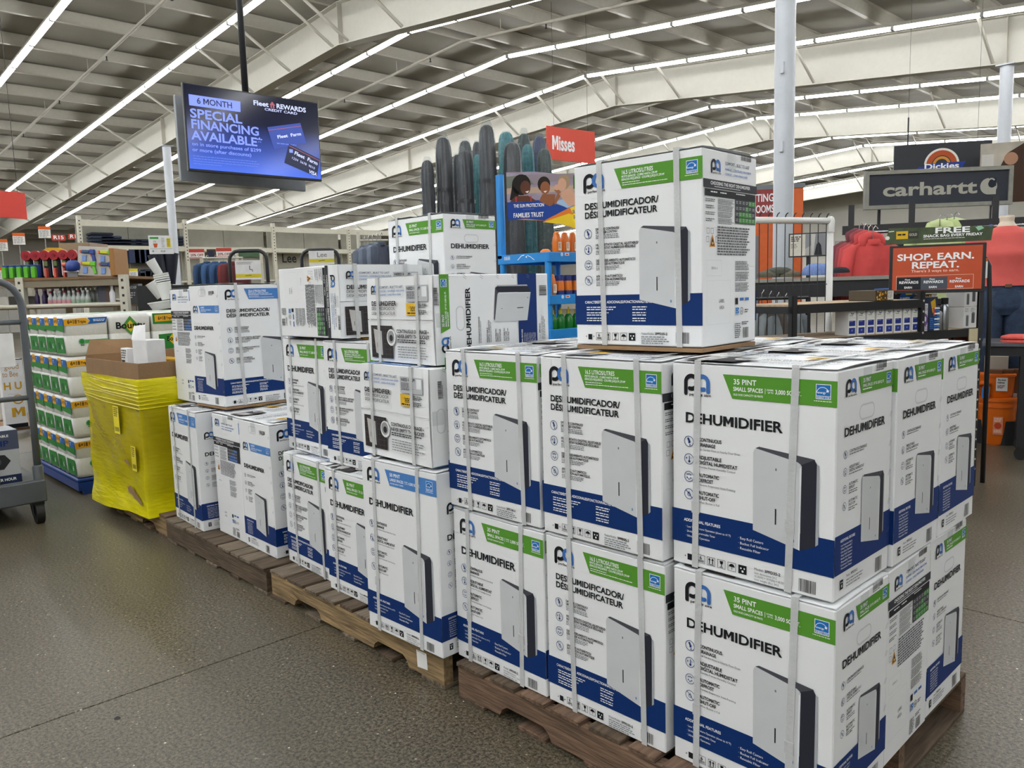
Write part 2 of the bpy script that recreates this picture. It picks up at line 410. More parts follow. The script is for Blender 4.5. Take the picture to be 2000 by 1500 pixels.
# sprinkler mains and droppers
for i, (y, h) in enumerate(((3.9, 6.48), (9.3, 6.42), (17., 6.45), (24.5, 6.45))):
    s = thing('sprinkler_pipe', ('nearest', 'second', 'third', 'farthest')[i]+' thin pale sprinkler pipe under the roof, parallel to the lights', 'pipe', (0, y, 0), group='sprinkler pipes')
    MB().tube([(-40, 0, h-dz(-40)), (XR, 0, h), (10, 0, h-dz(10))], .03, 8).build('pipe', M_GALV, s, smooth=True)
    for j in range(14):
        x = -38+3.4*j
        MB().tube([(x, 0, h-dz(x)+.02), (x, 0, h-dz(x)+.26)], .008, 5).build('hanger_rod', M_GALV, s)
        MB().lathe([(.0, -.11), (.03, -.105), (.012, -.09), (.014, -.03)], 8).build('sprinkler_head', M_DARK, s, (x+1.2, 0, h-dz(x+1.2)))
# ------------------------------------------------------------ printed panels of the dehumidifier cartons
K, NV, WH, GY, LB = '15171c', '1d3a72', 'f2f4f5', '8a8d90', '3f6fb4'
def logo(a, x, y, s, word=True):
    k = s/76.
    def loop(cx, col, a0, a1, stem_x, s0, s1, l):
        a.ring(cx, y+22*k, 21.5*k, 10.5*k, col, l, a0, a1, 18)
        a.rect(stem_x-5.2*k, s0, stem_x+5.2*k, s1, col, l); a.circ(stem_x, s1, 5.2*k, col, l)
    loop(x+21.5*k, K, 180, 468, x+5.3*k, y+22*k, y+50*k, 2); a.circ(x+(21.5+16.2*math.cos(R(108)))*k, y+(22+16.2*math.sin(R(108)))*k, 5.2*k, K, 2)
    loop(x+53*k, LB, 72, 360, x+69.3*k, y+22*k, y+43*k, 3); a.circ(x+(53+16.2*math.cos(R(72)))*k, y+(22+16.2*math.sin(R(72)))*k, 5.2*k, LB, 3)
    if word: a.text('perfect aire', x+15*k, y+55*k, 6.6*k, K, 1, 63*k)
def estar(a, x, y, w):
    h = w*.98; B = '1f6fb8'
    a.rect(x, y, x+w, y+h, WH, 2).rect(x+w*.04, y+w*.04, x+w*.96, y+h*.77, B, 3).rect(x+w*.04, y+h*.8, x+w*.96, y+h*.96, B, 3)
    a.ring(x+w*.46, y+h*.62, w*.42, w*.035, WH, 4, 185, 335, 12)
    a.text('energy', x+w*.10, y+h*.62, w*.13, WH, 1, w*.56, 4)
    a.poly([(x+w*(.78+.13*math.cos(R(t))*(1 if i % 2 == 0 else .45)), y+h*(.44+.13*math.sin(R(t))*(1 if i % 2 == 0 else .45))) for i, t in enumerate(range(-90, 270, 36))], WH, 4)
    a.text('ENERGY STAR', x+w*.08, y+h*.935, w*.10, WH, 1, w*.84, 4)
def icon(a, x, y, r, kind):
    a.ring(x, y, r, r*.11, NV, 2, 0, 360, 22); k = r/14
    if kind == 0: a.line([(x-3*k, y-9*k), (x+2*k, y+1*k)], 5*k, NV).poly([(x-2*k, y+1*k), (x+5*k, y-2*k), (x+4*k, y+4*k), (x, y+5*k)], NV, 3).circ(x+3*k, y+8.5*k, 2*k, NV, 2, 8)
    if kind == 1:
        a.line([(x+1*k, y-8*k), (x+1*k, y+4*k)], 2.4*k, NV).circ(x+1*k, y+6*k, 3.4*k, NV, 2, 10)
        for t in range(3): a.line([(x-7*k+3*k*math.cos(R(60*t)), y-2*k+3*k*math.sin(R(60*t))), (x-7*k-3*k*math.cos(R(60*t)), y-2*k-3*k*math.sin(R(60*t)))], .9*k, NV)
        a.line([(x+6*k, y-5*k), (x+6*k, y-1*k)], 1.2*k, NV)
    if kind == 2:
        for px_, py_ in ((-5, -5), (0, -6), (5, -5)):
            for t in range(3): a.line([(x+(px_+2.6*math.cos(R(60*t)))*k, y+(py_+2.6*math.sin(R(60*t)))*k), (x+(px_-2.6*math.cos(R(60*t)))*k, y+(py_-2.6*math.sin(R(60*t)))*k)], .9*k, NV)
        for px_, py_ in ((-5, 3), (0, 6), (5, 3)): a.poly([(x+px_*k, y+(py_-3)*k), (x+(px_+2)*k, y+(py_+1.5)*k), (x+px_*k, y+(py_+3)*k), (x+(px_-2)*k, y+(py_+1.5)*k)], NV, 2)
    if kind == 3: a.line([(x-9*k, y-9*k), (x+9*k, y+9*k)], 1.7*k, NV).ring(x, y+1*k, 5*k, 1.3*k, NV, 2, 0, 360, 12).line([(x, y-7*k), (x, y-1*k)], 1.5*k, NV)
def unit_pic(a, x0, y0, x1, y1, f=.745):
    """printed picture of the white appliance with its dark side"""
    w, h = x1-x0, y1-y0
    P = lambda u, v: (x0+u*w, y0+v*h)
    a.poly([P(.965, .10), P(1, .115), P(1, .90), P(.96, .925)], 'a7abb0', 2)
    a.poly([P(.03, .02), P(.09, .0), P(.93, .055), P(.96, .10), P(f, .14)], '4a4b52', 2)
    a.poly([P(f, .125), P(.93, .06), P(.965, .10), P(.96, .925), P(.90, .95), P(f-.01, 1.0)], '2a2c36', 3)
    a.poly([P(.0, .07), P(.015, .035), P(.05, .022), P(f-.06, .105), P(f-.015, .125), P(f, .16), P(f-.015, 1.0), P(0, .89)], 'c5c8ca', 4)
    a.poly([P(f-.03, .16), P(f, .16), P(f-.015, 1.0), P(f-.035, .995)], 'dde0e2', 5)
    sx, sy = x0+w*.36, y0+h*.62
    a.rect(sx-w*.011, sy, sx+w*.011, sy+h*.165, K, 6); a.rect(sx-w*.012, y0+h*.2, sx+w*.012, y0+h*.225, '6a6d72', 6)
    a.rect(x0+w*.62, y0+h*.90, x0+w*.65, y0+h*.93, '6d8fb4', 6)
def care_row(a, x, y):
    s = 22
    a.rect(x, y+3, x+14, y+19, K).text('+', x-9, y+13, 6, K, 2).text('+', x+18, y+13, 6, K, 2)
    for i in range(4): a.frame(x+29+i*29, y-2, x+29+i*29+s, y-2+s, 1., K)
    a.text('6', x+36, y+10, 9, K, 1).rect(x+32, y+12, x+48, y+13.5, K).rect(x+32, y+15, x+48, y+16.5, K)
    for dx in (5, 14): a.rect(x+58+dx, y+5, x+60.5+dx, y+15, K).poly([(x+55.5+dx, y+6), (x+59.2+dx, y), (x+63+dx, y+6)], K)
    a.rect(x+61, y+16, x+77, y+17.5, K)
    a.poly([(x+93, y+1), (x+103, y+1), (x+101, y+9), (x+95, y+9)], K).rect(x+97, y+9, x+99, y+16, K).rect(x+93, y+16, x+103, y+17.5, K)
    a.poly([(x+118, y+9), (x+122, y+3), (x+127, y+1), (x+132, y+3), (x+136, y+9)], K).rect(x+126.3, y+9, x+127.7, y+16, K)
    a.rect(x+145, y-2, x+167, y+20, K, 2).circ(x+152, y+6, 2.2, WH, 3, 8).circ(x+161, y+6, 2.2, WH, 3, 8).rect(x+154, y+11, x+159, y+16, WH, 3)
EN = [('CONTINUOUS', 'DRAINAGE', 'Run Garden Hose to Nearby Floor Drain'), ('ADJUSTABLE', 'DIGITAL HUMIDISTAT', 'Provides Precise Humidity Control'), ('AUTOMATIC', 'DEFROST', 'Prevents Evaporator from Freezing'), ('AUTOMATIC', 'SHUT-OFF', 'When Bucket is Full')]
ES = [('DRENAJE CONTINUO/', 'DRAINAGE CONTINU', ''), ('HUMIDISTATO DIGITAL AJUSTABLE/', 'HUMIDOSTAT NUMÉRIQUE RÉGLABLE', ''), ('DESCONGELAMIENTO AUTOMÁTICO/', 'DÉGIVRAGE AUTOMATIQUE', ''), ('APAGADO AUTOMÁTICO/', 'EXTINCTION AUTOMATIQUE', '')]
def art_front(en, big):
    a = Art(); W, H = (432, 655) if big else (426, 530); g = '4a7fc0' if big else '55922f'; q = 125 if big else 0; k = q*.30
    logo(a, 37, 34, 76)
    a.poly([(147, 31), (W, 31), (W, 88), (172, 88)], g)
    if en:
        a.text('50 PINT' if big else '35 PINT', 175, 53, 12, WH, 1, 60)
        a.text('LARGE SPACES' if big else 'SMALL SPACES', 175, 69, 9.5, WH, 1, 77).rect(257, 58, 258, 71, WH, 2)
        a.text('COVERS', 261, 63, 3.6, WH, 1, 17).text('UP TO', 264, 69, 3.6, WH, 1, 14)
        a.text('4,500 SQ. FT.' if big else '3,000 SQ. FT.', 282, 69, 9.5, WH, 1, 63).text('OLD DOE CAPACITY 70 PINTS' if big else 'OLD DOE CAPACITY 50 PINTS', 175, 80, 4.6, WH, 1, 77)
        a.text('DEHUMIDIFIER', 40, 157+k*.5, 24, K, 2, 260)
    else:
        a.text('23.6 LITROS/LITRES' if big else '16.5 LITROS/LITRES', 172, 50, 11, WH, 1, 104)
        a.text('PETITS ESPACES · CUBRE HASTA 270 M²', 172, 59, 5.6, WH, 1, 118).text('ESPACIOS PEQUEÑOS · COUVRE JUSQU\'À 270 M²', 172, 67, 5.6, WH, 1, 140)
        a.greek(174, 72, 90, 1, 4, WH).greek(174, 78, 165, 1, 4, WH)
        a.text('DESHUMIDIFICADOR/', 40, 136+k*.5, 17, K, 2, 252).text('DÉSHUMIDIFICATEUR', 40, 161+k*.5, 17, K, 2, 248)
    estar(a, 378, 39, 34); a.greek(374, 76, 44, 1, 3.4, WH, rag=.1)
    for i, (p, r, s) in enumerate(EN if en else ES):
        y = 193+45*i+k*(1.1+.25*i); icon(a, 51, y+13, 14, i)
        if en:
            a.text(p, 79, y+9, 8.6, K, 2, 6.6*len(p)*.98).text(r, 79, y+22, 8.6, K, 2, 6.1*len(r)*.98); a.text(s, 79, y+31.5, 5, '55585c', 0, 3.12*len(s))
        else:
            a.text(p, 79, y+5, 6.6, K, 2, 4.9*len(p)).text(r, 79, y+14, 6.6, K, 2, 4.75*len(r)); a.greek(79, y+17.5, 88, 3, 4.6, '6a6c70', seed=i)
    b0, b1 = 384+q, 470+q
    a.rect(0, b0, W, b1, '052d68', 1)
    unit_pic(a, 229, 196+q*.75, 389+(6 if big else 0), 424+q)
    if en:
        a.text('ADDITIONAL FEATURES', 36, b0+29, 7.2, WH, 1, 105)
        for i, t in enumerate(('Low Temperature Operation (down to 41°F)', '24-Hour Programmable Timer', 'Ultra-Quiet Operation')): a.text('· '+t, 41, b0+45+12*i, 5.2, WH, 0, 3.1*len(t)+5)
        for i, t in enumerate(('Easy Roll Casters', 'Bucket Full Indicator', 'Reusable Filter')): a.text('· '+t, 190, b0+45+12.5*i, 6, WH, 0, 3.6*len(t)+5)
    else:
        a.text('CARACTERÍSTICAS ADICIONALES/FONCTIONNALITÉS SUPPLÉMENTAIRES', 36, b0+24, 7.2, WH, 1, 300)
        for j in range(3): a.greek(42, b0+34+16*j, 108-16*j, 2, 6.6, WH, .4, seed=j); a.greek(204, b0+34+16*j, 52, 2, 6.6, WH, .4, seed=9+j)
    care_row(a, 46, 495+q)
    a.text('Model:' if en else 'Modelo/Modèle:', 233, 497+q, 6.4, '55585c', 0, 24 if en else 42); a.text('3PFD50-2' if big else '3PFD35-2', 260 if en else 278, 497+q, 6.6, K, 2, 40)
    if en:
        for i, t in enumerate(('Unit dimensions [in.]', '15.25(W) × 19.75(H) × 10.25(D)', 'Unit weight (lb.): 34.5')): a.text(t, 233, 506+q+8*i, 5, '55585c', 0, 2.75*len(t))
    else: a.greek(233, 501+q, 92, 4, 6, GY, .5)
    a.bars(345, 489+q, 385, 519+q)
    return a.mesh('front_print')
def art_side(big):
    a = Art(); W, H = (335, 655) if big else (306, 530); g = '4a7fc0' if big else '55922f'; q = 125 if big else 0; t = 85 if big else 0
    logo(a, 41, 31+t, 55); a.poly([(108, 31+t), (W, 31+t), (W, 70+t), (124, 70+t)], g)
    a.text('50 PINT' if big else '35 PINT', 130, 46+t, 9, WH, 1, 42).text('LARGE SPACES' if big else 'SMALL SPACES', 130, 57+t, 6.4, WH, 1, 52).text('UP TO 4,500 SQ. FT.' if big else 'UP TO 3,000 SQ. FT.', 187, 57+t, 6, WH, 1, 62)
    a.greek(130, 61+t, 60, 1, 5, WH); estar(a, W-42, 36+t, 26)
    x = W-104; a.bars(x, 6+t*.4, x+62, 22+t*.4).greek(x, 24+t*.4, 62, 1, 4, K)
    hy = 96 if not big else 30
    for w in (0, 2.2): a.ring(132, hy+18, 18-w, 1.0, 'b4b6b8', 1, 90, 270, 12).ring(180, hy+18, 18-w, 1.0, 'b4b6b8', 1, -90, 90, 12).rect(132, hy+w, 180, hy+w+1, 'b4b6b8', 1).rect(132, hy+35-w, 180, hy+36-w, 'b4b6b8', 1)
    k = q*.7; a.text('DEHUMIDIFIER', 37, 158+k, 19, K, 2, 222)
    for i, (p, r, s) in enumerate(EN):
        y = 186+39*i+k; icon(a, 44, y+13, 9.5, i)
        if i == 0: a.text(p+' '+r, 66, y+11, 6, K, 1, 92)
        else: a.text(p, 66, y+8, 6, K, 1, 5.2*len(p)).text(r, 66, y+16.5, 6, K, 1, 4.4*len(r))
        a.greek(66, y+(14 if i == 0 else 20), 80 if i < 2 else 46, 1 if i < 2 else 2, 5, '6a6c70', seed=i)
    a.rect(0, 377+q, W, 468+q, '14306a', 1); unit_pic(a, 136, 262+q*.8, 266, 439+q, .80)
    a.text('ADDITIONAL FEATURES', 28, 396+q, 6, WH, 1, 76)
    for i in range(8): a.text('· '+('Low Temperature Operation', '24-Hour Programmable Timer', 'Ultra-Quiet Operation', 'Easy Roll Casters', 'Bucket Full Indicator', 'Reusable Filter', 'Continuous Drainage', 'Reusable Filter')[i][:22], 28, 406+q+7.6*i, 4.2, WH, 0, 62)
    a.rect(30, 484+q, 46, 506+q, K).circ(35, 490+q, 1.8, WH, 3, 8).circ(41, 490+q, 1.8, WH, 3, 8).rect(36, 495+q, 40, 501+q, WH, 3)
    a.text('Model:', 62, 484+q, 5.6, '55585c', 0, 20).text('3PFD50-2' if big else '3PFD35-2', 85, 484+q, 5.8, K, 2, 36).greek(62, 490+q, 92, 3, 7, GY, .4); a.bars(224, 482+q, 262, 518+q)
    for i in range(6 if not big else 9):
        y = 60+72*i
        a.line([(W-17, y+13), (W-9, y)], 1.4, '9a9c9e', 1).line([(W-10, y+14), (W-2, y+1)], 1.4, '9a9c9e', 1)
    return a.mesh('side_print')
def art_choose(big):
    a = Art(); W = 335 if big else 306; H = 655 if big else 530; t = 45 if big else 0; q = 125 if big else 0; tb = '2f5fa6' if big else '4c8f47'
    logo(a, 42, 34, 52); a.text('COMFORT... BUILT TO LAST', 118, 44+t*.3, 7.6, '2a3a5e', 1, 140).text('CONFORT... CONSTRUIDO PARA DURAR', 118, 58+t*.3, 5.4, LB, 1, 150).text('CONFORT... CONÇU POUR DURER', 118, 71+t*.3, 5.4, LB, 1, 128)
    a.bars(208, 8, 268, 24)
    a.rect(2, 88+t, W-2, 110+t, '33353a', 1).text('CHOOSING THE RIGHT DEHUMIDIFIER', 40, 101+t, 8.6, WH, 1, 222).greek(60, 104.5+t, 190, 1, 3.4, WH)
    a.rect(10, 113+t, W-10, 131+t, '1b1c20', 1).greek(40, 118+t, 42, 1, 6, WH, .5).greek(92, 118+t, 48, 1, 6, WH, .5).greek(180, 116+t, 80, 1, 5, WH, .5)
    for i in range(4): a.greek(14, 138+t+17*i, 50, 2, 5, '55585c', seed=i).greek(80, 136+t+17*i, 90, 4, 4, '55585c', seed=i+5)
    a.rect(176, 131+t, W-10, 197+t, '2b2d31', 1)
    for c in range(6):
        for r in range(4): a.rect(178+c*19.4, 133+t+r*16, 196+c*19.4, 147+t+r*16, tb if (c-1 <= r+1 and c+r > 3) or (c == 1 and r > 1) or (c > 3 and r < 1) else '46494e', 2).greek(180+c*19.4, 136+t+r*16, 13, 2, 4.4, 'b9bbbd', .4, 3)
    a.poly([(37, 263+t), (51, 230+t), (65, 263+t)], 'd08a2a', 1).poly([(42, 260+t), (51, 238+t), (60, 260+t)], '2c2620', 2).circ(51, 254+t, 4, 'e8c070', 3, 10)
    for x, y in ((20, 214), (42, 214), (18, 236), (66, 236)): a.frame(x, y+t, x+14, y+15+t, 1, '707276', 1)
    a.greek(77, 208+t, 188, 11, 7.2, '5a5c60', .55, rag=.25)
    a.frame(20, 298+t, 100, 340+t, .6, 'c4c6c8', 1).text('SERIAL #', 45, 322+t, 6, '707276', 0, 32); a.frame(20, 352+t, 150, 470+q, .6, 'd0d2d4', 1)
    a.text('LABEL', 86, 412+q, 9, '55585c', 0, 30).text('AREA', 88, 430+q, 9, '55585c', 0, 27)
    for i in range(3): a.greek(178, 300+30*i+t, 82, 6, 4.4, '606266', .5, seed=i)
    a.rect(179, 402+q, 195, 420+q, K, 1).rect(205, 402+q, 228, 410+q, LB, 1).rect(237, 402+q, 260, 410+q, LB, 1); estar(a, 179, 428+q, 22)
    a.ring(216, 439+q, 10, 1.6, K, 2).text('UL', 211, 443+q, 7, K, 1, 11).greek(234, 435+q, 26, 2, 6, K)
    a.greek(177, 473+q, 36, 8, 5.4, '606266', .5).greek(218, 470+q, 44, 2, 5, K, .5).bars(224, 486+q, 260, 516+q)
    return a.mesh('choosing_print')
def art_top(big):
    a = Art(); W, H = (432, 335) if big else (426, 306); t = 14 if big else 0
    logo(a, 34, 28, 46); a.text('COMFORT... BUILT TO LAST', 96, 40, 7.6, '2a3a5e', 1, 152).text('CONFORT... CONSTRUIDO PARA DURAR', 96, 53, 5.6, LB, 1, 162).text('CONFORT... CONÇU POUR DURER', 96, 66, 5.6, LB, 1, 140)
    a.rect(267, 33, 399, 89, 'b5b8bc', 1).text('NEED HELP?', 273, 48, 9.6, K, 2, 84)
    for i in range(3): a.greek(273, 54+9*i, 76, 2, 4.4, '3a3c40', .55, seed=i)
    a.rect(364, 38, 393, 72, 'e4e6e8', 2)
    a.rect(265, 94, 331, 135, 'e0b42c', 1).line([(275, 104), (285, 112), (292, 102)], 2, K).greek(292, 106, 34, 3, 6, K, .6).greek(272, 126, 54, 1, 8, K, .6)
    a.greek(335, 96, 62, 3, 5.4, '4a4c50', .6).greek(335, 118, 62, 3, 5.4, '4a4c50', .6)
    a.text('DEHUMIDIFIER', 33, 102, 16, K, 2, 168).text('DESHUMIDIFICADOR', 32, 118, 11, K, 0, 158).text('DÉSHUMIDIFICATEUR', 32, 135, 11, K, 0, 160)
    a.rect(0, 156+t, W, 157+t, 'b8b9ba', 1)
    y = 174+t
    a.rect(22, y, 168, y+118, '2e2a2a', 1)
    for i in range(6): a.rect(24, y+8+19*i, 164, y+9+19*i, '5a5250', 2)
    for i in range(5): a.rect(30+30*i, y, 31+30*i, y+118, '5a5250', 2)
    a.poly([(40, y+12), (96, y+20), (98, y+108), (52, y+100)], 'b9b6b2', 3).poly([(96, y+20), (110, y+14), (112, y+98), (98, y+108)], '3a3a3e', 3).rect(62, y+62, 64, y+80, K, 4)
    a.circ(160, y+42, 30, 'e6e6e6', 4, 22).circ(158, y+40, 23, '9a9c9e', 5, 20).circ(160, y+44, 12, '2a2a2c', 6, 16)
    a.text('CONTINUOUS DRAINAGE –', 198, y+24, 11.5, K, 2, 200).text('NEVER EMPTY THE BUCKET', 198, y+42, 11.5, K, 2, 200)
    a.greek(200, y+47, 196, 2, 7, '3a3c40', .6).greek(200, y+72, 196, 5, 9, '85878a', .4)
    a.frame(194, y+66, 404, y+120, .6, 'c4c6c8', 1)
    return a.mesh('top_print')
PR = {b: dict(front=art_front(True, b), back=art_front(False, b), right=art_side(b), left=art_choose(b), top=art_top(b)) for b in (False, True)}

M_CARTON = mat('white_carton', '#e7e9ea', .5, var=.02, scale=5)
M_KRAFT = mat('kraft_cardboard', '#8d6f4e', .85, var=.10, scale=9, bump=.15, bscale=80)
M_STRAP = film_mat('strapping_band', '#e4e6e6', .42, .22, .25, 90)
M_TAPE = film_mat('clear_packing_tape', '#eceeee', .90, .12, .8, 40)
DIM = {False: (.4264, .306, .530), True: (.432, .335, .655)}
CM = {}
for big, (w, d, h) in DIM.items():
    g = .0012; e = h-.010
    def wall(a, b, c=.003): return MB().box(-w/2+g, -d/2+g, a, w/2-g, d/2-g, b, c)
    CM[big, 'carton'] = wall(.0015, e).mesh('carton', M_CARTON)
    for nm, s in (('top_flap', 1),):
        m = MB()
        for f0, f1 in ((0, 1),):
            def fn(u, v, top=1):
                x = (u*2-1)*(w/2-g); y = g+v*(d/2-2*g)
                lift = .0055*abs(u*2-1)**5*(.35+.65*v if False else 1)*(1-.75*v**2)
                return (x, -y, e+.0005+lift+(.0025 if top else 0))
            m.grid(lambda u, v: fn(u, v, 1), 16, 4); m.grid(lambda u, v: fn(u, v, 0), 16, 4)
        CM[big, 'flap'] = m.mesh('top_flap', [M_CARTON], fix=False)
    for nm, x, sk in (('s1', -w/2+.078, -.009), ('s2', -w/2+.332, -.013)):
        m = MB(); y0, y1, z0, z1 = -d/2-.0016, d/2+.0016, .0006, h-.0007; b = .009
        pts = [((x+sk), y0, z0), (x, y0, z1), (x, y1, z1), (x+sk, y1, z0)]
        th = .0008
        for (a, p) in ((0, 1), (1, 2), (2, 3)):
            A, B = pts[a], pts[p]
            ax = (0, -th, 0) if a == 0 else (0, 0, th) if a == 1 else (0, th, 0)
            vs = [(A[0]-b, A[1], A[2]), (A[0]+b, A[1], A[2]), (B[0]+b, B[1], B[2]), (B[0]-b, B[1], B[2])]
            m.add(vs+[tuple(np.add(q, ax)) for q in vs], [(0, 1, 2, 3), (4, 7, 6, 5), (0, 4, 5, 1), (1, 5, 6, 2), (2, 6, 7, 3), (3, 7, 4, 0)])
        bx = x+sk*.72
        m.box(bx-b-.002, y0-.0025, h*.27, bx+b+.002, y0, h*.27+.03)
        CM[big, nm] = m.mesh('strap', M_STRAP)
    m = MB()
    [m.add([(q, -.024, h-.06), (q, .024, h-.055), (q, .024, h-.012), (q, -.024, h-.012)], [(0, 1, 2, 3)]) for q in (-w/2-.0012, w/2+.0012)]
    CM[big, 'tape'] = m.mesh('packing_tape', M_TAPE, fix=False)
def carton(label, x, y, z, th=0., big=False, es=False, group='dehumidifier cartons', mw=None, straps=True):
    """es: the carton is turned so that its Spanish and French side is the front"""
    w, d, h = DIM[big]
    t = thing('dehumidifier_carton', label, 'carton', (x, y, z), R(th)+(math.pi if es else 0), group)
    if mw is not None: t.matrix_world = mw
    put('carton', CM[big, 'carton'], t); p = PR[big]
    for s in (0, math.pi): put('top_flap', CM[big, 'flap'], t, (0, 0, 0), (0, 0, s))
    e = .0
    put('front_print', p['front'], t, (-w/2, -d/2+e, h)); put('back_print', p['back'], t, (w/2, d/2-e, h), (0, 0, math.pi))
    put('side_print', p['right'], t, (w/2-e, -d/2, h), (0, 0, math.pi/2)); put('choosing_print', p['left'], t, (-w/2+e, d/2, h), (0, 0, -math.pi/2))
    put('top_print', p['top'], t, (-w/2, d/2, h-.0016), (-math.pi/2, 0, 0))
    if straps: put('strap', CM[big, 's1'], t); put('strap', CM[big, 's2'], t)
    put('packing_tape', CM[big, 'tape'], t)
    return t
# ------------------------------------------------------------ timber pallets
Z0, H35, H50 = .1325, .530, .655
WC = {'warm': '#6c5543', 'grey': '#6e6151', 'tan': '#8b7452', 'dark': '#554636'}
WOODS = {(k, ax): mat('pallet_wood_%s_%s' % (k, ax), c, .88, var=.5, scale=5, bump=.6, bscale=9, stretch=(1.2, 11, 11) if ax == 'x' else (11, 1.2, 11)) for k, c in WC.items() for ax in 'xy'}
def pallet(label, x0, x1, y0, y1, str_w, deck_w, notch=True, seed=1, wide=None):
    rg = random.Random(seed); W, D = x1-x0, y1-y0
    p = thing('wooden_pallet', label, 'pallet', ((x0+x1)/2, (y0+y1)/2, 0), group='wooden pallets')
    t = .016; zb, zt = t, Z0-t-.0004
    for y in (-D/2, -.02, D/2-.04):
        if notch:
            P = [(-W/2, zb), (-W*.36, zb)]
            for c in (-W*.245, W*.245):
                r = .115
                P += [(c-r, zb), (c-r+.012, zb+.022), (c-r+.035, zb+.038), (c+r-.035, zb+.038), (c+r-.012, zb+.022), (c+r, zb)]
            P += [(W*.36, zb), (W/2, zb), (W/2, zt), (-W/2, zt)]
            P = [q for i, q in enumerate(P) if i == 0 or q != P[i-1]]
        else: P = [(-W/2, zb), (W/2, zb), (W/2, zt), (-W/2, zt)]
        MB().prism(P, y, y+.04, 'y').build('stringer', WOODS[str_w, 'x'], p)
    def boards(z0, n, nm, full):
        ws = [rg.uniform(.085, .135) for _ in range(n)]; ws[0] = ws[-1] = .135
        gap = (W-sum(ws))/(n-1); x = -W/2
        for w in ws:
            j = rg.uniform(-.012, .008)
            MB().box(x, -D/2-.004+j*.6, z0, x+w, D/2+.002, z0+t-.0004, .0025).build(nm, WOODS[rg.choice(deck_w), 'y'], p); x += w+gap
    boards(Z0-t, 9, 'deck_board', True); boards(0, 5, 'bottom_board', False)
    return p
pA = pallet('reddish brown wooden pallet under the nearest carton stack', -1.262, -.012, -.03, 1.02, 'warm', ['warm', 'dark'], True, 3)
pB = pallet('splintered tan wooden pallet under the middle carton stack', -2.60, -1.335, -.035, 1.0, 'tan', ['grey', 'grey', 'dark'], True, 8)
pC = pallet('plain grey-brown wooden pallet under the far carton stack', -3.86, -2.63, -.045, 1.0, 'dark', ['grey', 'grey', 'dark'], False, 5)
pY = pallet('pale wooden pallet under the yellow wrapped bin', -5.04, -3.905, -.03, 1.05, 'tan', ['tan', 'warm'], True, 11)
# splintered edge and blank white tag on the middle pallet's stringer
for i in range(7):
    x = -.46+.02*i; MB().add([(x, 0, 0), (x+.05, -.006, -.012), (x+.075, -.001, -.03), (x+.02, .002, -.012)], [(0, 1, 2, 3)]).build('splinter', mat('raw_splinter', '#d8c29a', .9), pB, (0, -.519, .085-.006*i))
tg = Art(); tg.poly([(0, 2), (60, 0), (64, 60), (4, 66)], 'e6e6e2', 1).greek(6, 4, 48, 1, 5, '8a8a86', .5); tg.build('pallet_tag', pB, (.478, -.519, .104))

# ------------------------------------------------------------ dehumidifier cartons
G = 'dehumidifier cartons on the nearest pallet'
c1 = Z0+H35
carton('35 pint carton at the near front corner, top layer', -.214, .180, c1, .1, group=G)
carton('35 pint carton at the near front corner, bottom layer', -.204, .167, Z0, .6, group=G)
carton('16.5 litros carton in the middle of the near front, top layer', -.652, .150, c1, .4, es=True, group=G)
carton('16.5 litros carton at the left end of the near front, top layer', -1.093, .152, c1, .1, es=True, group=G)
carton('16.5 litros carton in the middle of the near front, bottom layer', -.648, .151, Z0, .7, es=True, group=G)
carton('35 pint carton at the left end of the near front, bottom layer', -1.080, .149, Z0, -.2, group=G)
carton('carton second along the right side of the near stack, top layer', -.205, .494, c1, -.3, group=G)
carton('carton at the back right corner of the near stack, top layer', -.207, .809, c1, .4, group=G)
carton('carton showing the choosing chart on the near stack\'s right side', -.212, .481, Z0, .6, es=True, group=G)
carton('carton at the back right corner of the near stack, bottom layer', -.218, .795, Z0, .2, group=G)
carton('carton behind the middle front carton, top layer of the near stack', -.652, .465, c1, .2, es=True, group=G)
carton('carton behind the left end carton, top layer of the near stack', -1.090, .468, c1, -.3, group=G)
carton('carton at the middle of the back, top layer of the near stack', -.650, .782, c1, .1, group=G)
carton('carton at the left back corner, top layer of the near stack', -1.086, .784, c1, .3, es=True, group=G)
for x, y in ((-.65, .465), (-1.082, .465), (-.652, .778), (-1.084, .78)): carton('carton hidden in the middle of the near stack, bottom layer', x, y, Z0, 0, group=G)
def slip(label, x, y, z, w, d, th, h=.0115):
    o = MB().box(-w/2, -d/2, 0, w/2, d/2, h, .001).build('cardboard_sheet', M_KRAFT, None, (x, y, z), (0, 0, R(th))); return tag(o, label, 'cardboard', 'cardboard slip sheets')
ZT = Z0+2*H35
slip('brown cardboard sheet under the tall single carton', -.649, .310, ZT+.004, .424, .304, 3.2)
carton('single 16.5 litros carton standing alone on top of the near stack', -.649, .310, ZT+.0165, 3.2, es=True, group=G)
G = 'dehumidifier cartons on the middle pallet'
carton('50 pint carton with blue band, front right of middle pallet', -1.522, .100, Z0, 1.6, big=True, group=G)
carton('carton hidden behind the blue band 50 pint carton', -1.53, .45, Z0, 0, big=True, group=G)
carton('35 pint carton between two others, bottom of middle pallet', -1.972, .182, Z0, 0, group=G)
carton('16.5 litros carton at the left bottom of the middle pallet', -2.428, .226, Z0, -2.5, es=True, group=G)
carton('35 pint carton at the left of the middle stack, second layer', -2.474, .285, c1, -2.4, group=G)
carton('16.5 litros carton in the middle stack\'s second layer, half hidden', -2.036, .247, c1, 0, es=True, group=G)
for x, y, z in ((-2.45, .63, c1), (-2.00, .60, c1), (-2.45, .56, Z0), (-2.0, .52, Z0)): carton('carton hidden at the back of the middle stack', x, y, z, 0, group=G)
def turned(x, y, z, th, M): return Matrix.Translation((x, y, z)) @ Matrix.Rotation(R(th), 4, 'Z') @ M
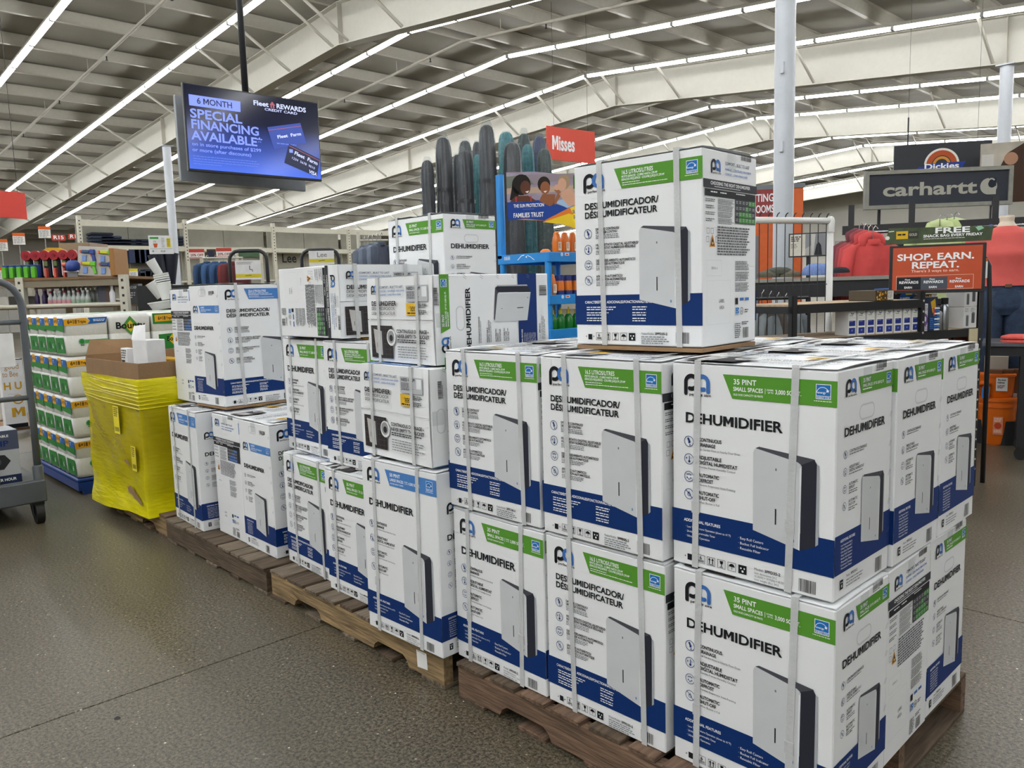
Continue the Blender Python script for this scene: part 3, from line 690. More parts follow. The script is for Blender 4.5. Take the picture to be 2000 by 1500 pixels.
lay = Matrix.Rotation(math.pi/2, 4, 'X')                      # lying on its printed front, top panel to the viewer
carton('lying carton above the 50 pint one, its top panel facing out', 0, 0, 0, big=True, group=G, mw=turned(-1.535, .276, Z0+H50+.335/2+.004, -1.8, lay @ Matrix.Translation((0, 0, -H50/2))))
carton('lying carton with its long green banded side, upper of the two', 0, 0, 0, group=G, mw=turned(-1.550, .268, Z0+H50+.339+.306/2+.004, -3.2, lay @ Matrix.Translation((0, 0, -H35/2))))
cyc = Matrix(((0, 0, 1, 0), (1, 0, 0, 0), (0, 1, 0, 0), (0, 0, 0, 1)))
carton('lying carton showing its choosing chart sideways, top left of middle stack', 0, 0, 0, group=G, mw=turned(-2.363, .318, ZT+.306/2+.005, -.7, cyc @ Matrix.Translation((0, 0, -H35/2))))
carton('upright 35 pint carton highest at the back of the middle stack', -2.19, .715, ZT+.004, -.9, group=G)
G = 'dehumidifier cartons on the far pallet'
carton('50 pint carton beside the yellow bin, bottom of far pallet', -3.628, .169, Z0, -2.8, big=True, group=G)
carton('carton with blue choosing chart facing out, bottom of far pallet', -3.206, .276, Z0, 90-.8, big=True, group=G, straps=False)
carton('carton with narrow blue banded side out, right end of far pallet', -2.866, .267, Z0, -90-.8, big=True, group=G, straps=False)
slip('brown cardboard sheet under the large carton of the far stack', -3.488, .322, Z0+H50+.004, .34, .43, 3.1)
carton('large 23.6 litros carton with its corner to the viewer, far stack top', -3.488, .322, Z0+H50+.0165, -90+3.1, big=True, group=G)
carton('carton left of the large corner carton on the far stack', -3.838, .345, Z0+H50+.004, 90, big=True, group=G)
for x in (-3.55, -3.1): carton('carton hidden at the back of the far stack', x, .72, Z0, 0, big=True, group=G)
# ------------------------------------------------------------ yellow wrapped bin on its pallet
bx0, bx1, by0, by1, bz0, bz1 = -4.945, -4.065, -.085, .98, Z0, 1.02
BT = R(2); _c, _s = math.cos(BT), math.sin(BT); _w, _d = bx1-bx0, by1-by0
def in_bin(x, y, z): return (-4.02+_c*(x-_w/2)-_s*(y+_d/2), -.075+_s*(x-_w/2)+_c*(y+_d/2), z)
bin_ = thing('wrapped_bin', 'open cardboard bin wrapped in yellow stretch film on a pallet', 'bin', in_bin(0, 0, bz0), BT)
w, d, h = bx1-bx0, by1-by0, bz1-bz0; t = .008
for nm, b in (('front_wall', (-w/2, -d/2, 0, w/2, -d/2+t, h)), ('back_wall', (-w/2, d/2-t, 0, w/2, d/2, h+.03)), ('left_wall', (-w/2, -d/2+t, 0, -w/2+t, d/2-t, h+.02)), ('right_wall', (w/2-t, -d/2+t, 0, w/2, d/2-t, h)), ('bin_floor', (-w/2+t, -d/2+t, 0, w/2-t, d/2-t, t))):
    MB().box(*b).build(nm, M_KRAFT, bin_)
MB().add([(0, 0, 0), (0, .35, 0), (-.06, .33, .10), (-.05, .05, .11), (.004, 0, 0), (.004, .35, 0), (-.056, .33, .104), (-.046, .05, .114)], [(0, 1, 2, 3), (7, 6, 5, 4), (0, 4, 5, 1), (1, 5, 6, 2), (2, 6, 7, 3), (3, 7, 4, 0)]).build('torn_flap', M_KRAFT, bin_, (-w/2, -d/2, h))
M_YEL = film_mat('yellow_stretch_film', '#efe40c', .30, .2, .6, 7, (1.2, 1.2, 6))
nt = M_YEL.node_tree; N_ = nt.nodes; tcy = N_.new('ShaderNodeTexCoord'); spy = N_.new('ShaderNodeSeparateXYZ'); nt.links.new(tcy.outputs['Generated'], spy.inputs[0])
cry = N_.new('ShaderNodeValToRGB'); ey = cry.color_ramp.elements; ey[0].position = 0; ey[0].color = (.06,)*3+(1,); ey[1].position = 1; ey[1].color = (.16,)*3+(1,)
for q_, v_ in ((.14, .10), (.24, .36), (.5, .60), (.80, .55), (.88, .18)): ey.new(q_).color = (v_,)*3+(1,)
nt.links.new(spy.outputs[2], cry.inputs[0]); nt.links.new(cry.outputs[0], N_['Mix Shader'].inputs[0])
rr = .03
def ring_pt(s, o):
    W2, D2 = w/2+o, d/2+o; P = 2*(2*W2+2*D2); q = s*P
    if q < 2*W2: return (-W2+q, -D2)
    q -= 2*W2
    if q < 2*D2: return (W2, -D2+q)
    q -= 2*D2
    if q < 2*W2: return (W2-q, D2)
    q -= 2*W2
    return (-W2, D2-q)
def film(a, b):
    rg = math.sin
    z = -.022+b*(h-.068)
    q = 2*math.pi; o = .012+.005*rg(q*(4*a+1.3*b))+.004*rg(q*(7*a-2.1*b)+1)+.002*rg(q*(15*a+3.2*b)+2)+.012*max(0, b-.84)*6*abs(rg(70*b+9*a))+.012*max(0, .12-b)*8
    x, y = ring_pt(a % 1., max(.004, o))
    if b < .02: z -= .035*max(0, rg(14*a+1.0))
    return (x, y, z)
MB().grid(film, 150, 44).build('stretch_film', M_YEL, bin_, smooth=True, fix=False)
for i in range(7):
    zz = h-.10-.022*i
    MB().tube([(-w/2-.016, -d/2-.017, zz+.012*math.sin(i)), (-.1, -d/2-.021, zz-.018+.01*math.sin(2*i)), (w/2+.017, -d/2-.018, zz-.03), (w/2+.02, 0, zz-.02), (w/2+.017, d/2, zz)], .0045, 5).build('film_rope', M_YEL, bin_)
for x, z, ww, hh, col in ((.06, .50, 90, 170, 'ead93a'), (.30, .28, 70, 150, 'dccb3a')):
    a = Art(); a.rect(0, 0, ww, hh, col, 1).greek(8, 10, ww-20, 5, 12, '4a4520', .5).bars(10, hh-40, ww-12, hh-14, '3a3618'); a.build('shipping_label', bin_, (x, -d/2-.028, z+.12))
for x, z, s in ((.18, .13, 1), (.26, .10, .8), (.17, .30, .45)):
    MB().add([(0, 0, 0), (.07*s, -.004, .02*s), (.15*s, 0, -.03*s), (.17*s, -.002, -.07*s), (.08*s, -.005, -.035*s), (.02*s, -.002, -.03*s)], [tuple(range(6))]).build('torn_patch', M_KRAFT, bin_, (x, -d/2-.024, z), fix=False)
wc = thing('white_carton', 'narrow white carton sticking up out of the yellow bin', 'box', in_bin(_w/2-.13, -_d/2+.12, bz1-.14), R(12))
MB().box(-.075, -.06, 0, .075, .06, .27, .004).build('carton', mat('white_board', '#dedede', .6), wc)
MB().add([(-.075, -.062, .27), (.075, -.062, .27), (.03, -.03, .36), (-.11, -.02, .35)], [(0, 1, 2, 3)]).build('lid_flap', mat('white_board', '#dedede', .6), wc, fix=False)
lc = thing('price_box', 'small printed box with barcode beside the narrow white carton', 'box', in_bin(_w/2-.27, -_d/2+.045, bz1-.13), BT)
MB().box(-.05, -.02, 0, .05, .02, .21, .003).build('carton', mat('white_board', '#dedede', .6), lc)
a = Art(); a.greek(8, 10, 80, 4, 14, '55524c', .6).rect(8, 70, 60, 100, '3b3a38').bars(12, 150, 90, 185); a.build('label_print', lc, (-.05, -.02, .21))
M_YT = mat('yellow_plastic', '#d8a818', .4)
for i in range(5):
    x = -.30+.13*i; c = thing('yellow_handle_tool', ('yellow handled tool in the bin, %s from the left' % ('first', 'second', 'third', 'fourth', 'fifth')[i]), 'tool', in_bin(-_w/2+.22+.13*i, -_d/2+.22+.05*(i % 2), bz1-.045), .4*i)
    MB().tube([(-.14, 0, 0), (-.08, 0, .035), (0, 0, .045), (.08, 0, .035), (.14, 0, -.01)], .011, 8).build('handle', M_YT, c, smooth=True)
    MB().tube([(.12, 0, 0), (.2, .01, -.05)], .009, 8).build('tip', M_DARK, c)
MB().box(-w/2+.02, -d/2+.02, h-.16, w/2-.02, d/2-.02, h-.13).build('inner_tray', M_KRAFT, bin_)

# ------------------------------------------------------------ pallet of paper towel packs
tx1, ty0 = at(152, 936, z=.12)[:2]
bp_ = thing('plastic_pallet', 'dark blue plastic pallet under the paper towel packs', 'pallet', (tx1-.60, ty0+.60, 0))
M_BLUEP = mat('blue_pallet_plastic', '#133a80', .5, var=.12, scale=5)
MB().box(-.6, -.6, .09, .6, .6, .118, .008).build('deck', M_BLUEP, bp_)
for x in (-.5, 0, .5):
    for y in (-.5, 0, .5): MB().lathe([(.07, 0), (.085, .02), (.095, .09)], 4, x, y).build('foot', M_BLUEP, bp_)
for y in (-.6, .57): MB().box(-.6, y, .03, .6, y+.03, .09).build('skirt', M_BLUEP, bp_)
MB().box(.57, -.57, .0, .6, -.2, .09).build('skirt', M_BLUEP, bp_)
PW, PD, PH = .238, .296, .292
M_PACK = mat('white_pack_film', '#dcdcd6', .28, var=.04, bump=.5, bscale=22, spec=.5)
def pack_mesh():
    n = 64; prof = [(.80, 0), (.95, .006), (1, .03), (.985, PH/2-.004), (.965, PH/2), (.985, PH/2+.004), (1, PH-.035), (.95, PH-.008), (.8, PH)]
    m = MB(); vs = []
    for s, z in prof:
        for i in range(n):
            t = 2*math.pi*i/n; c, q = math.cos(t), math.sin(t); e = .22
            x = math.copysign(abs(c)**e, c)*PW/2; y = math.copysign(abs(q)**e, q)*PD/2
            x *= 1-.05*math.exp(-(y/.018)**2); y *= 1-.04*math.exp(-(x/.016)**2)
            vs.append((x*s, y*s, z))
    fs = [(i*n+j, i*n+(j+1) % n, (i+1)*n+(j+1) % n, (i+1)*n+j) for i in range(len(prof)-1) for j in range(n)]
    fs += [tuple(range(n))[::-1], tuple((len(prof)-1)*n+j for j in range(n))]
    return m.add(vs, fs).mesh('towel_pack', M_PACK, 60)
me_pack = pack_mesh()
GR, OR, BL = '2f7d35', 'e0a526', '2560a4'
a = Art(); a.poly([(4, 28), (150, 22), (168, 44), (150, 68), (4, 74)], OR).poly([(160, 22), (290, 20), (278, 60), (158, 66), (176, 44)], BL)
a.text('6=18', 26, 60, 26, K, 2, 62).text('Triple', 92, 57, 18, K, 2, 56).greek(196, 34, 80, 2, 9, WH, .5)
a.circ(110, 190, 22, '6fae8a', 2).circ(110, 190, 16, GR, 3).rect(128, 178, 288, 202, '4c9a4a', 1).greek(100, 214, 30, 1, 10, K); pk_side = a.mesh('side_label')
a = Art(); a.poly([(0, 22), (238, 22), (238, 70), (0, 70)], BL, 1).poly([(6, 14), (96, 14), (104, 74), (6, 74)], OR, 2).text('6=18', 14, 56, 26, K, 2, 74, 3).text('T', 128, 56, 22, WH, 2, None, 3)
a.poly([(0, 70), (238, 70), (238, 118), (0, 104)], GR, 1).poly([(6, 162), (208, 158), (232, 268), (26, 272)], GR, 1).poly([(60, 200), (110, 190), (130, 240), (80, 246)], '1d5a28', 2)
a.text('6', 150, 240, 34, WH, 1); pk_end = a.mesh('end_label')
a = Art(); a.poly([(148, 20), (206, 92), (148, 164), (90, 92)], '4d8f3c', 1).poly([(148, 52), (178, 92), (148, 140), (112, 96)], 'd9b82a', 2).text('Bounty', 44, 112, 46, K, 2, 206, 3); a.bars(150, 250, 240, 275); pk_b = a.mesh('brand_label')
a = Art(); a.rect(4, 10, 290, 90, GR, 1).poly([(20, 22), (170, 18), (186, 44), (170, 68), (20, 74)], OR, 2).poly([(182, 18), (290, 16), (290, 62), (178, 66), (196, 42)], BL, 2).text('6=18', 44, 60, 26, K, 2, 58, 3).text('Triple', 106, 57, 18, K, 2, 50, 3)
a.poly([(40, 170), (290, 160), (290, 280), (40, 280)], GR, 1).poly([(150, 165), (190, 210), (150, 255), (110, 210)], 'd9b82a', 2).text('Bounty', 100, 222, 34, K, 2, 120, 3); pk_g = a.mesh('green_label')
a = Art(); a.poly([(20, 20), (120, 30), (110, 90), (30, 80)], '6fa86a', 1).poly([(140, 60), (210, 90), (190, 240), (120, 200)], '7fb27a', 1).rect(30, 120, 90, 260, 'e9e9e4', 1); pk_t = a.mesh('top_label')
ORD = ['first', 'second', 'third', 'fourth', 'fifth']; LAY = ['bottom', 'second', 'third', 'top']
for lz in range(4):
    for ix in range(5):
        for iy in range(4):
            if not (iy == 0 or (ix == 0 and lz >= 2) or lz == 3): continue
            lab = 'white paper towel pack, %s layer, %s back from the corner, %s to the left' % (LAY[lz], ORD[iy], ORD[ix])
            p = thing('paper_towel_pack', lab, 'paper towels', (tx1-PW/2-.003-ix*(PW+.003)-.012*(3-lz)*0, ty0+PD/2+iy*(PD+.004), .119+lz*(PH+.002)), R(random.uniform(-1.5, 1.5)), 'paper towel packs')
            put('towel_pack', me_pack, p)
            kind = pk_b if (ix == 0 and iy == 1 and lz == 3) else pk_g if (ix == 0 and iy >= 2) else pk_side
            if ix == 0: put('side_label', kind, p, (PW/2+.0005, -PD/2, PH), (0, 0, math.pi/2))
            if iy == 0: put('end_label', pk_end, p, (-PW/2, -PD/2-.0005, PH))
            if lz == 3: put('top_label', pk_t, p, (-PW/2, PD/2, PH+.001), (-math.pi/2, 0, 0))

# ------------------------------------------------------------ grey platform cart
M_CART = mat('grey_cart_enamel', '#565b60', .45, var=.12, scale=8, bump=.05)
cx1, cy1 = at(92, 962, z=.19)[:2]
cart = thing('platform_cart', 'grey steel platform cart with tubular end hoops and black casters', 'cart', (cx1, cy1, 0))
MB().box(-1.35, -.74, .135, .0, 0, .275, .008).build('deck', M_CART, cart)
MB().box(-1.33, -.72, .2752, -.02, -.02, .279).build('deck_mat', mat('worn_deck_mat', '#6d6f70', .7, var=.2), cart)
for x in (-.035, -1.315):
    pts = [(x, -.03, .28)] + [(x, -.03, z) for z in (.8, 1.2, 1.36)] + [(x, -.03-.13*(1-math.cos(R(q))), 1.36+.16*math.sin(R(q))) for q in (15, 30, 45, 60, 75, 90)]
    pts += [(x, -.74-p[1], p[2]) for p in pts[::-1]]
    MB().tube(pts, .021, 12).build('end_hoop', M_CART, cart, smooth=True)
    for z in (.80, 1.27): MB().tube([(x, -.03, z), (x, -.71, z)], .016, 10).build('crossbar', M_CART, cart, smooth=True)
    for y in (-.25, -.48): MB().tube([(x, y, .28), (x, y, 1.27)], .013, 8).build('slat_bar', M_CART, cart, smooth=True)
    for y in (-.03, -.71): MB().lathe([(.03, .16), (.031, .36), (.024, .37)], 14, x, y).build('post_socket', M_CART, cart, smooth=60)
M_RUB = mat('black_rubber', '#161616', .6)
for x, y in ((-.06, -.05), (-.06, -.69), (-1.29, -.05), (-1.29, -.69)):
    c = MB().box(-.04, -.035, .115, .04, .035, .135).build('caster', M_DARK, cart, (x, y, 0))
    MB().prism([(-.035, .12), (.035, .12), (.05, .05), (.02, .05)], -.033, -.028, 'y').build('fork', M_DARK, c); MB().prism([(-.035, .12), (.035, .12), (.05, .05), (.02, .05)], .028, .033, 'y').build('fork', M_DARK, c)
    MB().tube([(.035, -.022, .062), (.035, .022, .062)], .062, 22).build('wheel', M_RUB, c, smooth=40)
def simple_box(name, label, cat, loc, w, d, h, col, rz=0, group=None, c=.003):
    t_ = thing(name, label, cat, loc, rz, group); MB().box(-w/2, -d/2, 0, w/2, d/2, h, c).build('box_body', mat('board_'+col, '#'+col, .55, var=.05), t_); return t_
pb = simple_box('pump_box', 'printed grey pump box standing on the platform cart', 'box', (cx1-.16, cy1-.27, .2795), .24, .30, .33, 'aeb2b8', 0)
a = Art(); a.rect(0, 0, 300, 120, '4a5166', 1).rect(0, 278, 300, 330, '1c2848', 1).text('PORTABLE', 140, 40, 14, WH, 1, 110).text('PUMP', 96, 96, 34, '1c2f6a', 2, 150, 3).poly([(70, 170), (120, 140), (220, 150), (250, 190), (210, 240), (100, 236)], '2a2c30', 2).circ(170, 190, 30, '4a4d52', 3).rect(110, 236, 130, 260, '2a2c30', 3)
a.text('GALLONS PER HOUR', 60, 312, 16, WH, 2, 210); a.build('box_print', pb, (.12, -.15, .33), (0, 0, math.pi/2))
wb = tag(MB().box(-.004, -.26, 0, .006, .26, .205, .002).build('white_board_sign', mat('white_board', '#dedede', .6), None, (cx1+.0, cy1-.36, 1.0), (0, 0, 0)), 'blank white board hanging on the end hoop of the cart', 'sign')
a = Art()
# bag of bee print and shelf goods behind the cart
gb = thing('gift_bag', 'white bag with gold bee lettering standing behind the cart', 'bag', at(32, 835, t=6.9), facing(32)+.2)
gz = gb.location.z
MB().box(-.085, -.05, 0, .085, .05, .60, .004).build('bag', mat('white_board', '#dedede', .6), gb)
a = Art(); a.rect(4, 0, 168, 8, K, 1).text('good', 30, 85, 46, 'b58a3c', 0, 110).text('to Bee', 10, 150, 46, 'b58a3c', 0, 120).text('H U', 10, 260, 60, 'c79a2e', 2, 140).ring(110, 350, 42, 11, 'c79a2e', 2).text('M', 50, 500, 80, 'c79a2e', 2, 110).rect(4, 560, 168, 596, K, 1)
for i in range(9): a.rect(40+9*i, 300-4*math.sin(i), 45+9*i, 302-4*math.sin(i), K, 2)
a.build('bag_print', gb, (-.085, -.05, .6))
tb = thing('stock_table', 'low brown board table holding the bee bag behind the cart', 'table', (gb.location.x-.25, gb.location.y-.1, 0), gb.rotation_euler.z)
MB().box(-.5, -.25, gz-.03, .55, .3, gz-.002).build('table_top', M_KRAFT, tb)
for x in (-.45, .5):
    for y in (-.2, .25): MB().box(x-.02, y-.02, 0, x+.02, y+.02, gz-.03).build('leg', M_DARK, tb)

# ------------------------------------------------------------ hanging screens
def glow(col, s):
    k = 'screen_'+col
    return mat(k, '#0a0a12', .25, emit=('#'+col, s), var=.01)
tvx, tvy, tvz, tth = -5.837, 1.657, 2.423, R(89.3)
tv = thing('hanging_screen', 'large flat screen showing a blue credit card advert, hung from the roof', 'screen', (tvx, tvy, tvz), tth)
MB().box(-.61, 0, 0, .61, .035, .70, .004).build('casing', M_DARK, tv)
m = mat('screen_picture', '#05060c', .12, var=.01, spec=.5); nt = m.node_tree
tc = nt.nodes.new('ShaderNodeTexCoord'); sp = nt.nodes.new('ShaderNodeSeparateXYZ'); cr = nt.nodes.new('ShaderNodeValToRGB'); nt.links.new(tc.outputs['Generated'], sp.inputs[0]); nt.links.new(sp.outputs[2], cr.inputs[0])
e = cr.color_ramp.elements; e[0].position = 0; e[0].color = (*lin('#4a6ee0'), 1); e[1].position = .62; e[1].color = (*lin('#0b1030'), 1); e.new(.3).color = (*lin('#2a459c'), 1); e.new(1).color = (*lin('#0a0e22'), 1)
nt.links.new(cr.outputs[0], nt.nodes['Principled BSDF'].inputs['Emission Color']); nt.nodes['Principled BSDF'].inputs['Emission Strength'].default_value = .9
MB().box(-.60, -.002, .02, .60, 0, .69).build('display', m, tv)
a = Art(); P_ = glow('7f93ff', .95); W2 = glow('c9d2ff', .95); D_ = glow('141c3c', .9); RD = glow('a8586a', .8); B2 = glow('2c479e', .9); B3 = glow('5f78d8', .9)
a.poly([(42, 90), (479, 90), (475, 177), (42, 177)], P_, 10).text('6 MONTH', 105, 155, 46, D_, 1, 302, 12)
for t_, y, w_ in (('SPECIAL', 270, 440), ('FINANCING', 355, 590), ('AVAILABLE*', 445, 612)): a.text(t_, 42, y, 68, P_, 2, w_, 12)
a.text('on in store purchases of $299', 40, 493, 27, P_, 1, 600, 12).text('or more (after discounts)', 40, 539, 27, P_, 1, 508, 12)
for i in range(4): a.greek(42, 574+20*i, 590 if i < 3 else 260, 1, 13, B3, .5, 12, .1, i)
a.text('Fleet', 593, 100, 38, W2, 2, 140, 12).text('REWARDS', 806, 101, 38, W2, 2, 286, 12).text('CREDIT CARD', 694, 133, 20, W2, 1, 312, 12)
a.poly([(742, 82), (770, 50), (798, 82)], RD, 12).rect(752, 82, 766, 108, RD, 12).rect(774, 82, 788, 108, RD, 12)
a.poly([(709, 274), (1030, 200), (1078, 370), (760, 455)], B2, 10).line([(716, 300), (1036, 226)], 5, RD, 12).text('Fleet  Farm', 800, 360, 26, W2, 2, 240, 12, -13).greek(790, 396, 190, 1, 16, B3, .6, 12)
a.poly([(907, 395), (1205, 500), (1166, 664), (850, 564)], D_, 13).line([(905, 410), (1200, 515)], 5, RD, 15).text('Fleet  Farm', 950, 480, 30, W2, 2, 240, 15, 19).text('1234  5678  9010', 920, 520, 20, W2, 0, 240, 15, 19).text('VISA', 1085, 632, 30, W2, 2, 80, 15, 19).rect(905, 440, 940, 470, P_, 15)
a.build('picture', tv, (-.61, -.003, .70))
MB().box(-.2, .035, .15, .2, .10, .55).build('wall_mount', M_DARK, tv)
b2 = thing('hanging_screen', 'second screen hung back to back behind the advert screen', 'screen', (tvx-.32, tvy+.02, tvz-.05), tth+math.pi+R(5))
MB().box(-.61, 0, 0, .61, .035, .70, .004).build('casing', mat('screen_back', '#8b8f94', .5), b2); MB().box(-.6, -.002, .02, .6, 0, .69).build('display', mat('dark_glass', '#0a0c12', .1), b2)
hp = thing('screen_pole', 'black ceiling pole carrying the hanging screens', 'pole', (tvx-.16, tvy, tvz))
MB().tube([(0, 0, .1), (0, 0, z_purlin(tvx)-tvz)], .028, 14).build('pole', M_DARK, hp, smooth=True)
MB().box(-.07, -.15, .25, .07, .15, .45).build('bracket', M_DARK, hp); MB().box(-.15, -.15, z_purlin(tvx)-tvz-.01, .15, .15, z_purlin(tvx)-tvz).build('ceiling_plate', M_DARK, hp)

# ------------------------------------------------------------ hanging department signs
M_ORG = 'd8452c'
def hang_sign(label, p, th, w, h, col, draw=None, wires=True, top=None):
    s = thing('hanging_sign', label, 'sign', p, th, 'hanging signs')
    MB().box(-w/2, -.008, 0, w/2, .008, h, .002).build('panel', mat('sign_'+col, '#'+col, .5, var=.03), s)
    if draw: draw(s)
    if wires:
        zt = (top or z_purlin(p[0])+.30)-p[2]
        for x in (-w*.35, w*.35): MB().tube([(x, 0, h), (x, 0, zt)], .003, 5).build('wire', M_DARK, s)
    return s
def d_misses(s):
    for rz, y in ((0, -.0085), (math.pi, .0085)):
        Art().text('Misses', 120, 410, 250, WH, 2, 560).build('sign_lettering', s, (-.6 if rz == 0 else .6, y, .6), (0, 0, rz))
hang_sign('red hanging sign reading Misses above the store', (-9.462, 9.768, 3.753), R(83.4), 1.2, .60, M_ORG, d_misses)
q = at(6, 425, t=10); hang_sign('plain red hanging sign at the far left', q, facing(10)+.55, .62, .335, 'd2392a')
def d_aisle(txt):
    def f(s): Art().text(txt, 30, 110, 90, WH, 2, 250).build('sign_lettering', s, (-.155, -.0085, .15))
    return f
def pole_sign(*a):
    s = hang_sign(*a, wires=False); MB().tube([(0, .012, .05), (0, .012, -s.location.z)], .01, 6).build('pole', M_RACKP, s); return s
M_RACKP = mat('pole_grey', '#8f8d84', .5)
for txt, u, v in (('R14', 147, 468), ('R15', 115, 470)):
    q = at(u, v, t=21); pole_sign('small red aisle sign reading %s far off on the left' % txt, q, facing(u), .31, .15, 'c23a28', d_aisle(txt))
for i, (u, v) in enumerate(((38, 478), (88, 465), (4, 490), (8, 545))):
    q = at(u, v, t=15); s = pole_sign('orange topped white price board, %s of four on the far left' % ('second', 'third', 'first', 'lowest')[i], q, facing(u), .20, .22, 'e9e6e0')
    a = Art(); a.rect(0, 0, 200, 60, 'd9652a', 1).greek(15, 75, 170, 6, 22, '8a8a88', .5); a.build('sign_lettering', s, (-.1, -.0085, .22))
# ------------------------------------------------------------ bundled patio umbrellas in clear sleeves
FAB = {'charcoal': mat('charcoal_canvas', '#26282c', .3, var=.35, scale=30, bump=1., bscale=26, stretch=(1, 1, .35)), 'teal': mat('teal_canvas', '#257379', .35, var=.3, scale=25, bump=.9, bscale=30), 'green': mat('dark_green_canvas', '#16302c', .35, var=.3, scale=25, bump=.9, bscale=30),
       'navy': mat('navy_canvas', '#1f3058', .35, var=.3, scale=25, bump=.9, bscale=30), 'black': mat('black_canvas', '#1c2423', .35, var=.3, scale=25, bump=.9, bscale=30)}
M_SLEEVE = film_mat('clear_sleeve', '#eef2f4', .95, .05, 1.0, 34, (1, 1, .3))
def umbrella(label, u, v, r_px, col, t, seed, neck=None):
    rg = random.Random(seed); p = at(u, v, t=t); Hh = p.z; r = r_px*t/F_PX
    o = thing('patio_umbrella', label, 'umbrella', (p.x, p.y, 0), rg.uniform(0, 6), 'patio umbrellas')
    ph = [rg.uniform(0, 6) for _ in range(4)]; nf = rg.choice((7, 8, 9))
    wob = lambda a, z: 1+.13*math.sin(nf*a+ph[0]+z*2.5)+.07*math.sin((nf+4)*a-z*5+ph[1])+.03*math.sin(3*a+z*9+ph[2])
    L = Hh
    prof = [(r*.55, .25), (r*.9, .3), (r*1.22, .7), (r*1.28, L*.45), (r*1.2, L*.62), (r*1.1, L*.75), (r*1.02, L*.86), (r*.95, L-.16), (r*.86, L-.08), (r*.68, L-.035), (r*.35, L-.012), (.001, L-.008)]
    MB().lathe(prof, 36, wob=wob).build('canopy', FAB[col], o, smooth=True)
    MB().lathe([(.019, 0), (.019, .3)], 10).build('pole', M_DARK, o, smooth=60)
    w2 = lambda a, z: 1+.04*math.sin(5*a+z*11+ph[3])+.03*math.sin(9*a-z*17)
    MB().lathe([(q*1.13+.004, z if i < 9 else z+.012+.02*(seed % 3)) for i, (q, z) in enumerate(prof[1:])], 30, wob=w2).build('clear_sleeve', M_SLEEVE, o, smooth=True)
    for z in (L*.66, L*.82)[:seed % 3]: MB().lathe([(r*1.24, z), (r*1.24, z+.03)], 24, cap=False).build('tie_strap', FAB[col], o, smooth=True)
    return o
T_ = 7.2
for i, (u, v, r, c, t, lab) in enumerate((
    (834, 311, 12, 'charcoal', 7.3, 'short charcoal patio umbrella at the left end of the bundle'), (865, 267, 14.5, 'charcoal', 7.35, 'charcoal patio umbrella second from the left of the bundle'),
    (893, 300, 11, 'charcoal', 7.6, 'narrow charcoal patio umbrella half hidden near the left of the bundle'), (908, 273, 13, 'black', 7.75, 'dark umbrella rising behind two charcoal ones, clear sleeve sticking up'),
    (907, 292, 14.5, 'charcoal', 7.15, 'charcoal patio umbrella in front, left of the tallest one'), (931, 275, 8.5, 'charcoal', 7.9, 'slim charcoal umbrella behind, left of the tallest one'),
    (932, 300, 9, 'teal', 7.55, 'teal umbrella showing narrowly left of the tallest one'), (950, 242, 15, 'charcoal', 7.0, 'tallest charcoal patio umbrella, with a black dotted hang tag'),
    (988, 256, 14.5, 'teal', 7.5, 'tall teal patio umbrella right of the tallest one'), (1000, 276, 17, 'charcoal', 7.05, 'stout charcoal umbrella above the sunscreen advert'),
    (1023, 259, 12, 'green', 7.7, 'dark green umbrella behind the teal one on the right'), (1030, 280, 12.5, 'teal', 7.25, 'teal patio umbrella above the right of the sunscreen advert'),
    (1053, 264, 13, 'navy', 7.45, 'navy blue umbrella at the right of the bundle'), (1063, 288, 13.5, 'green', 7.1, 'dark green umbrella at the right end of the bundle'))):
    o = umbrella(lab, u, v, r, c, t, i+1)
    if u == 950:
        q = at(972, 545, t=6.72); g_ = MB().box(-.035, -.003, 0, .035, .003, .20).build('hang_tag', mat('white_board', '#dedede', .6), o)
        g_.matrix_parent_inverse = Matrix(); g_.matrix_world = Matrix.Translation(q) @ Matrix.Rotation(facing(972), 4, 'Z')
        a = Art(); a.rect(0, 0, 70, 46, '3b3d40', 1).text('UV', 16, 34, 18, WH, 1)
        for r_ in range(3):
            for c_ in range(2): a.circ(18+32*c_, 78+38*r_, 10, ('22252a', '2c4f52', '22252a')[r_], 2, 12)
        ap = a.build('tag_print', g_, (-.035, -.003, .2))
ub = thing('umbrella_bin', 'black floor bin gathering the patio umbrella bundle', 'bin', at(955, 520, t=7.4), facing(955)); ub.location.z = 0
for nm, b in (('front_wall', (-.72, -.42, 0, .72, -.40, .55)), ('back_wall', (-.72, .48, 0, .72, .50, .55)), ('left_wall', (-.72, -.40, 0, -.70, .48, .55)), ('right_wall', (.70, -.40, 0, .72, .48, .55))): MB().box(*b).build(nm, M_DARK, ub)

# ------------------------------------------------------------ blue sunscreen display
M_SUN = mat('bright_blue_plastic', '#1f86d2', .35, var=.05)
cp = at(1072, 500, t=5.5)
sd = thing('sunscreen_display', 'bright blue plastic display stand for sunscreen with shelves', 'display', (cp.x, cp.y, 0), 0)
Wd, Dd = .50, .62
zs = [.16, .50, .84, at(1100, 645, t=5.6).z-.02, at(1100, 583, t=5.6).z, cp.z]
zs = [.10, .45, zs[3], zs[4], zs[5]]
for i, z in enumerate(zs):
    MB().box(-Wd, 0, z-.012, 0, Dd, z).build('shelf', M_SUN, sd)
    for b in ((-Wd-.012, -.012, z-.04, 0, 0, z+.028), (0, -.012, z-.04, .012, Dd, z+.028), (-Wd-.012, 0, z-.04, -Wd, Dd, z+.028), (-Wd, Dd, z-.04, .012, Dd+.012, z+.028)): MB().box(*b, .003).build('shelf_lip', M_SUN, sd)
top = at(992, 338, t=5.7).z
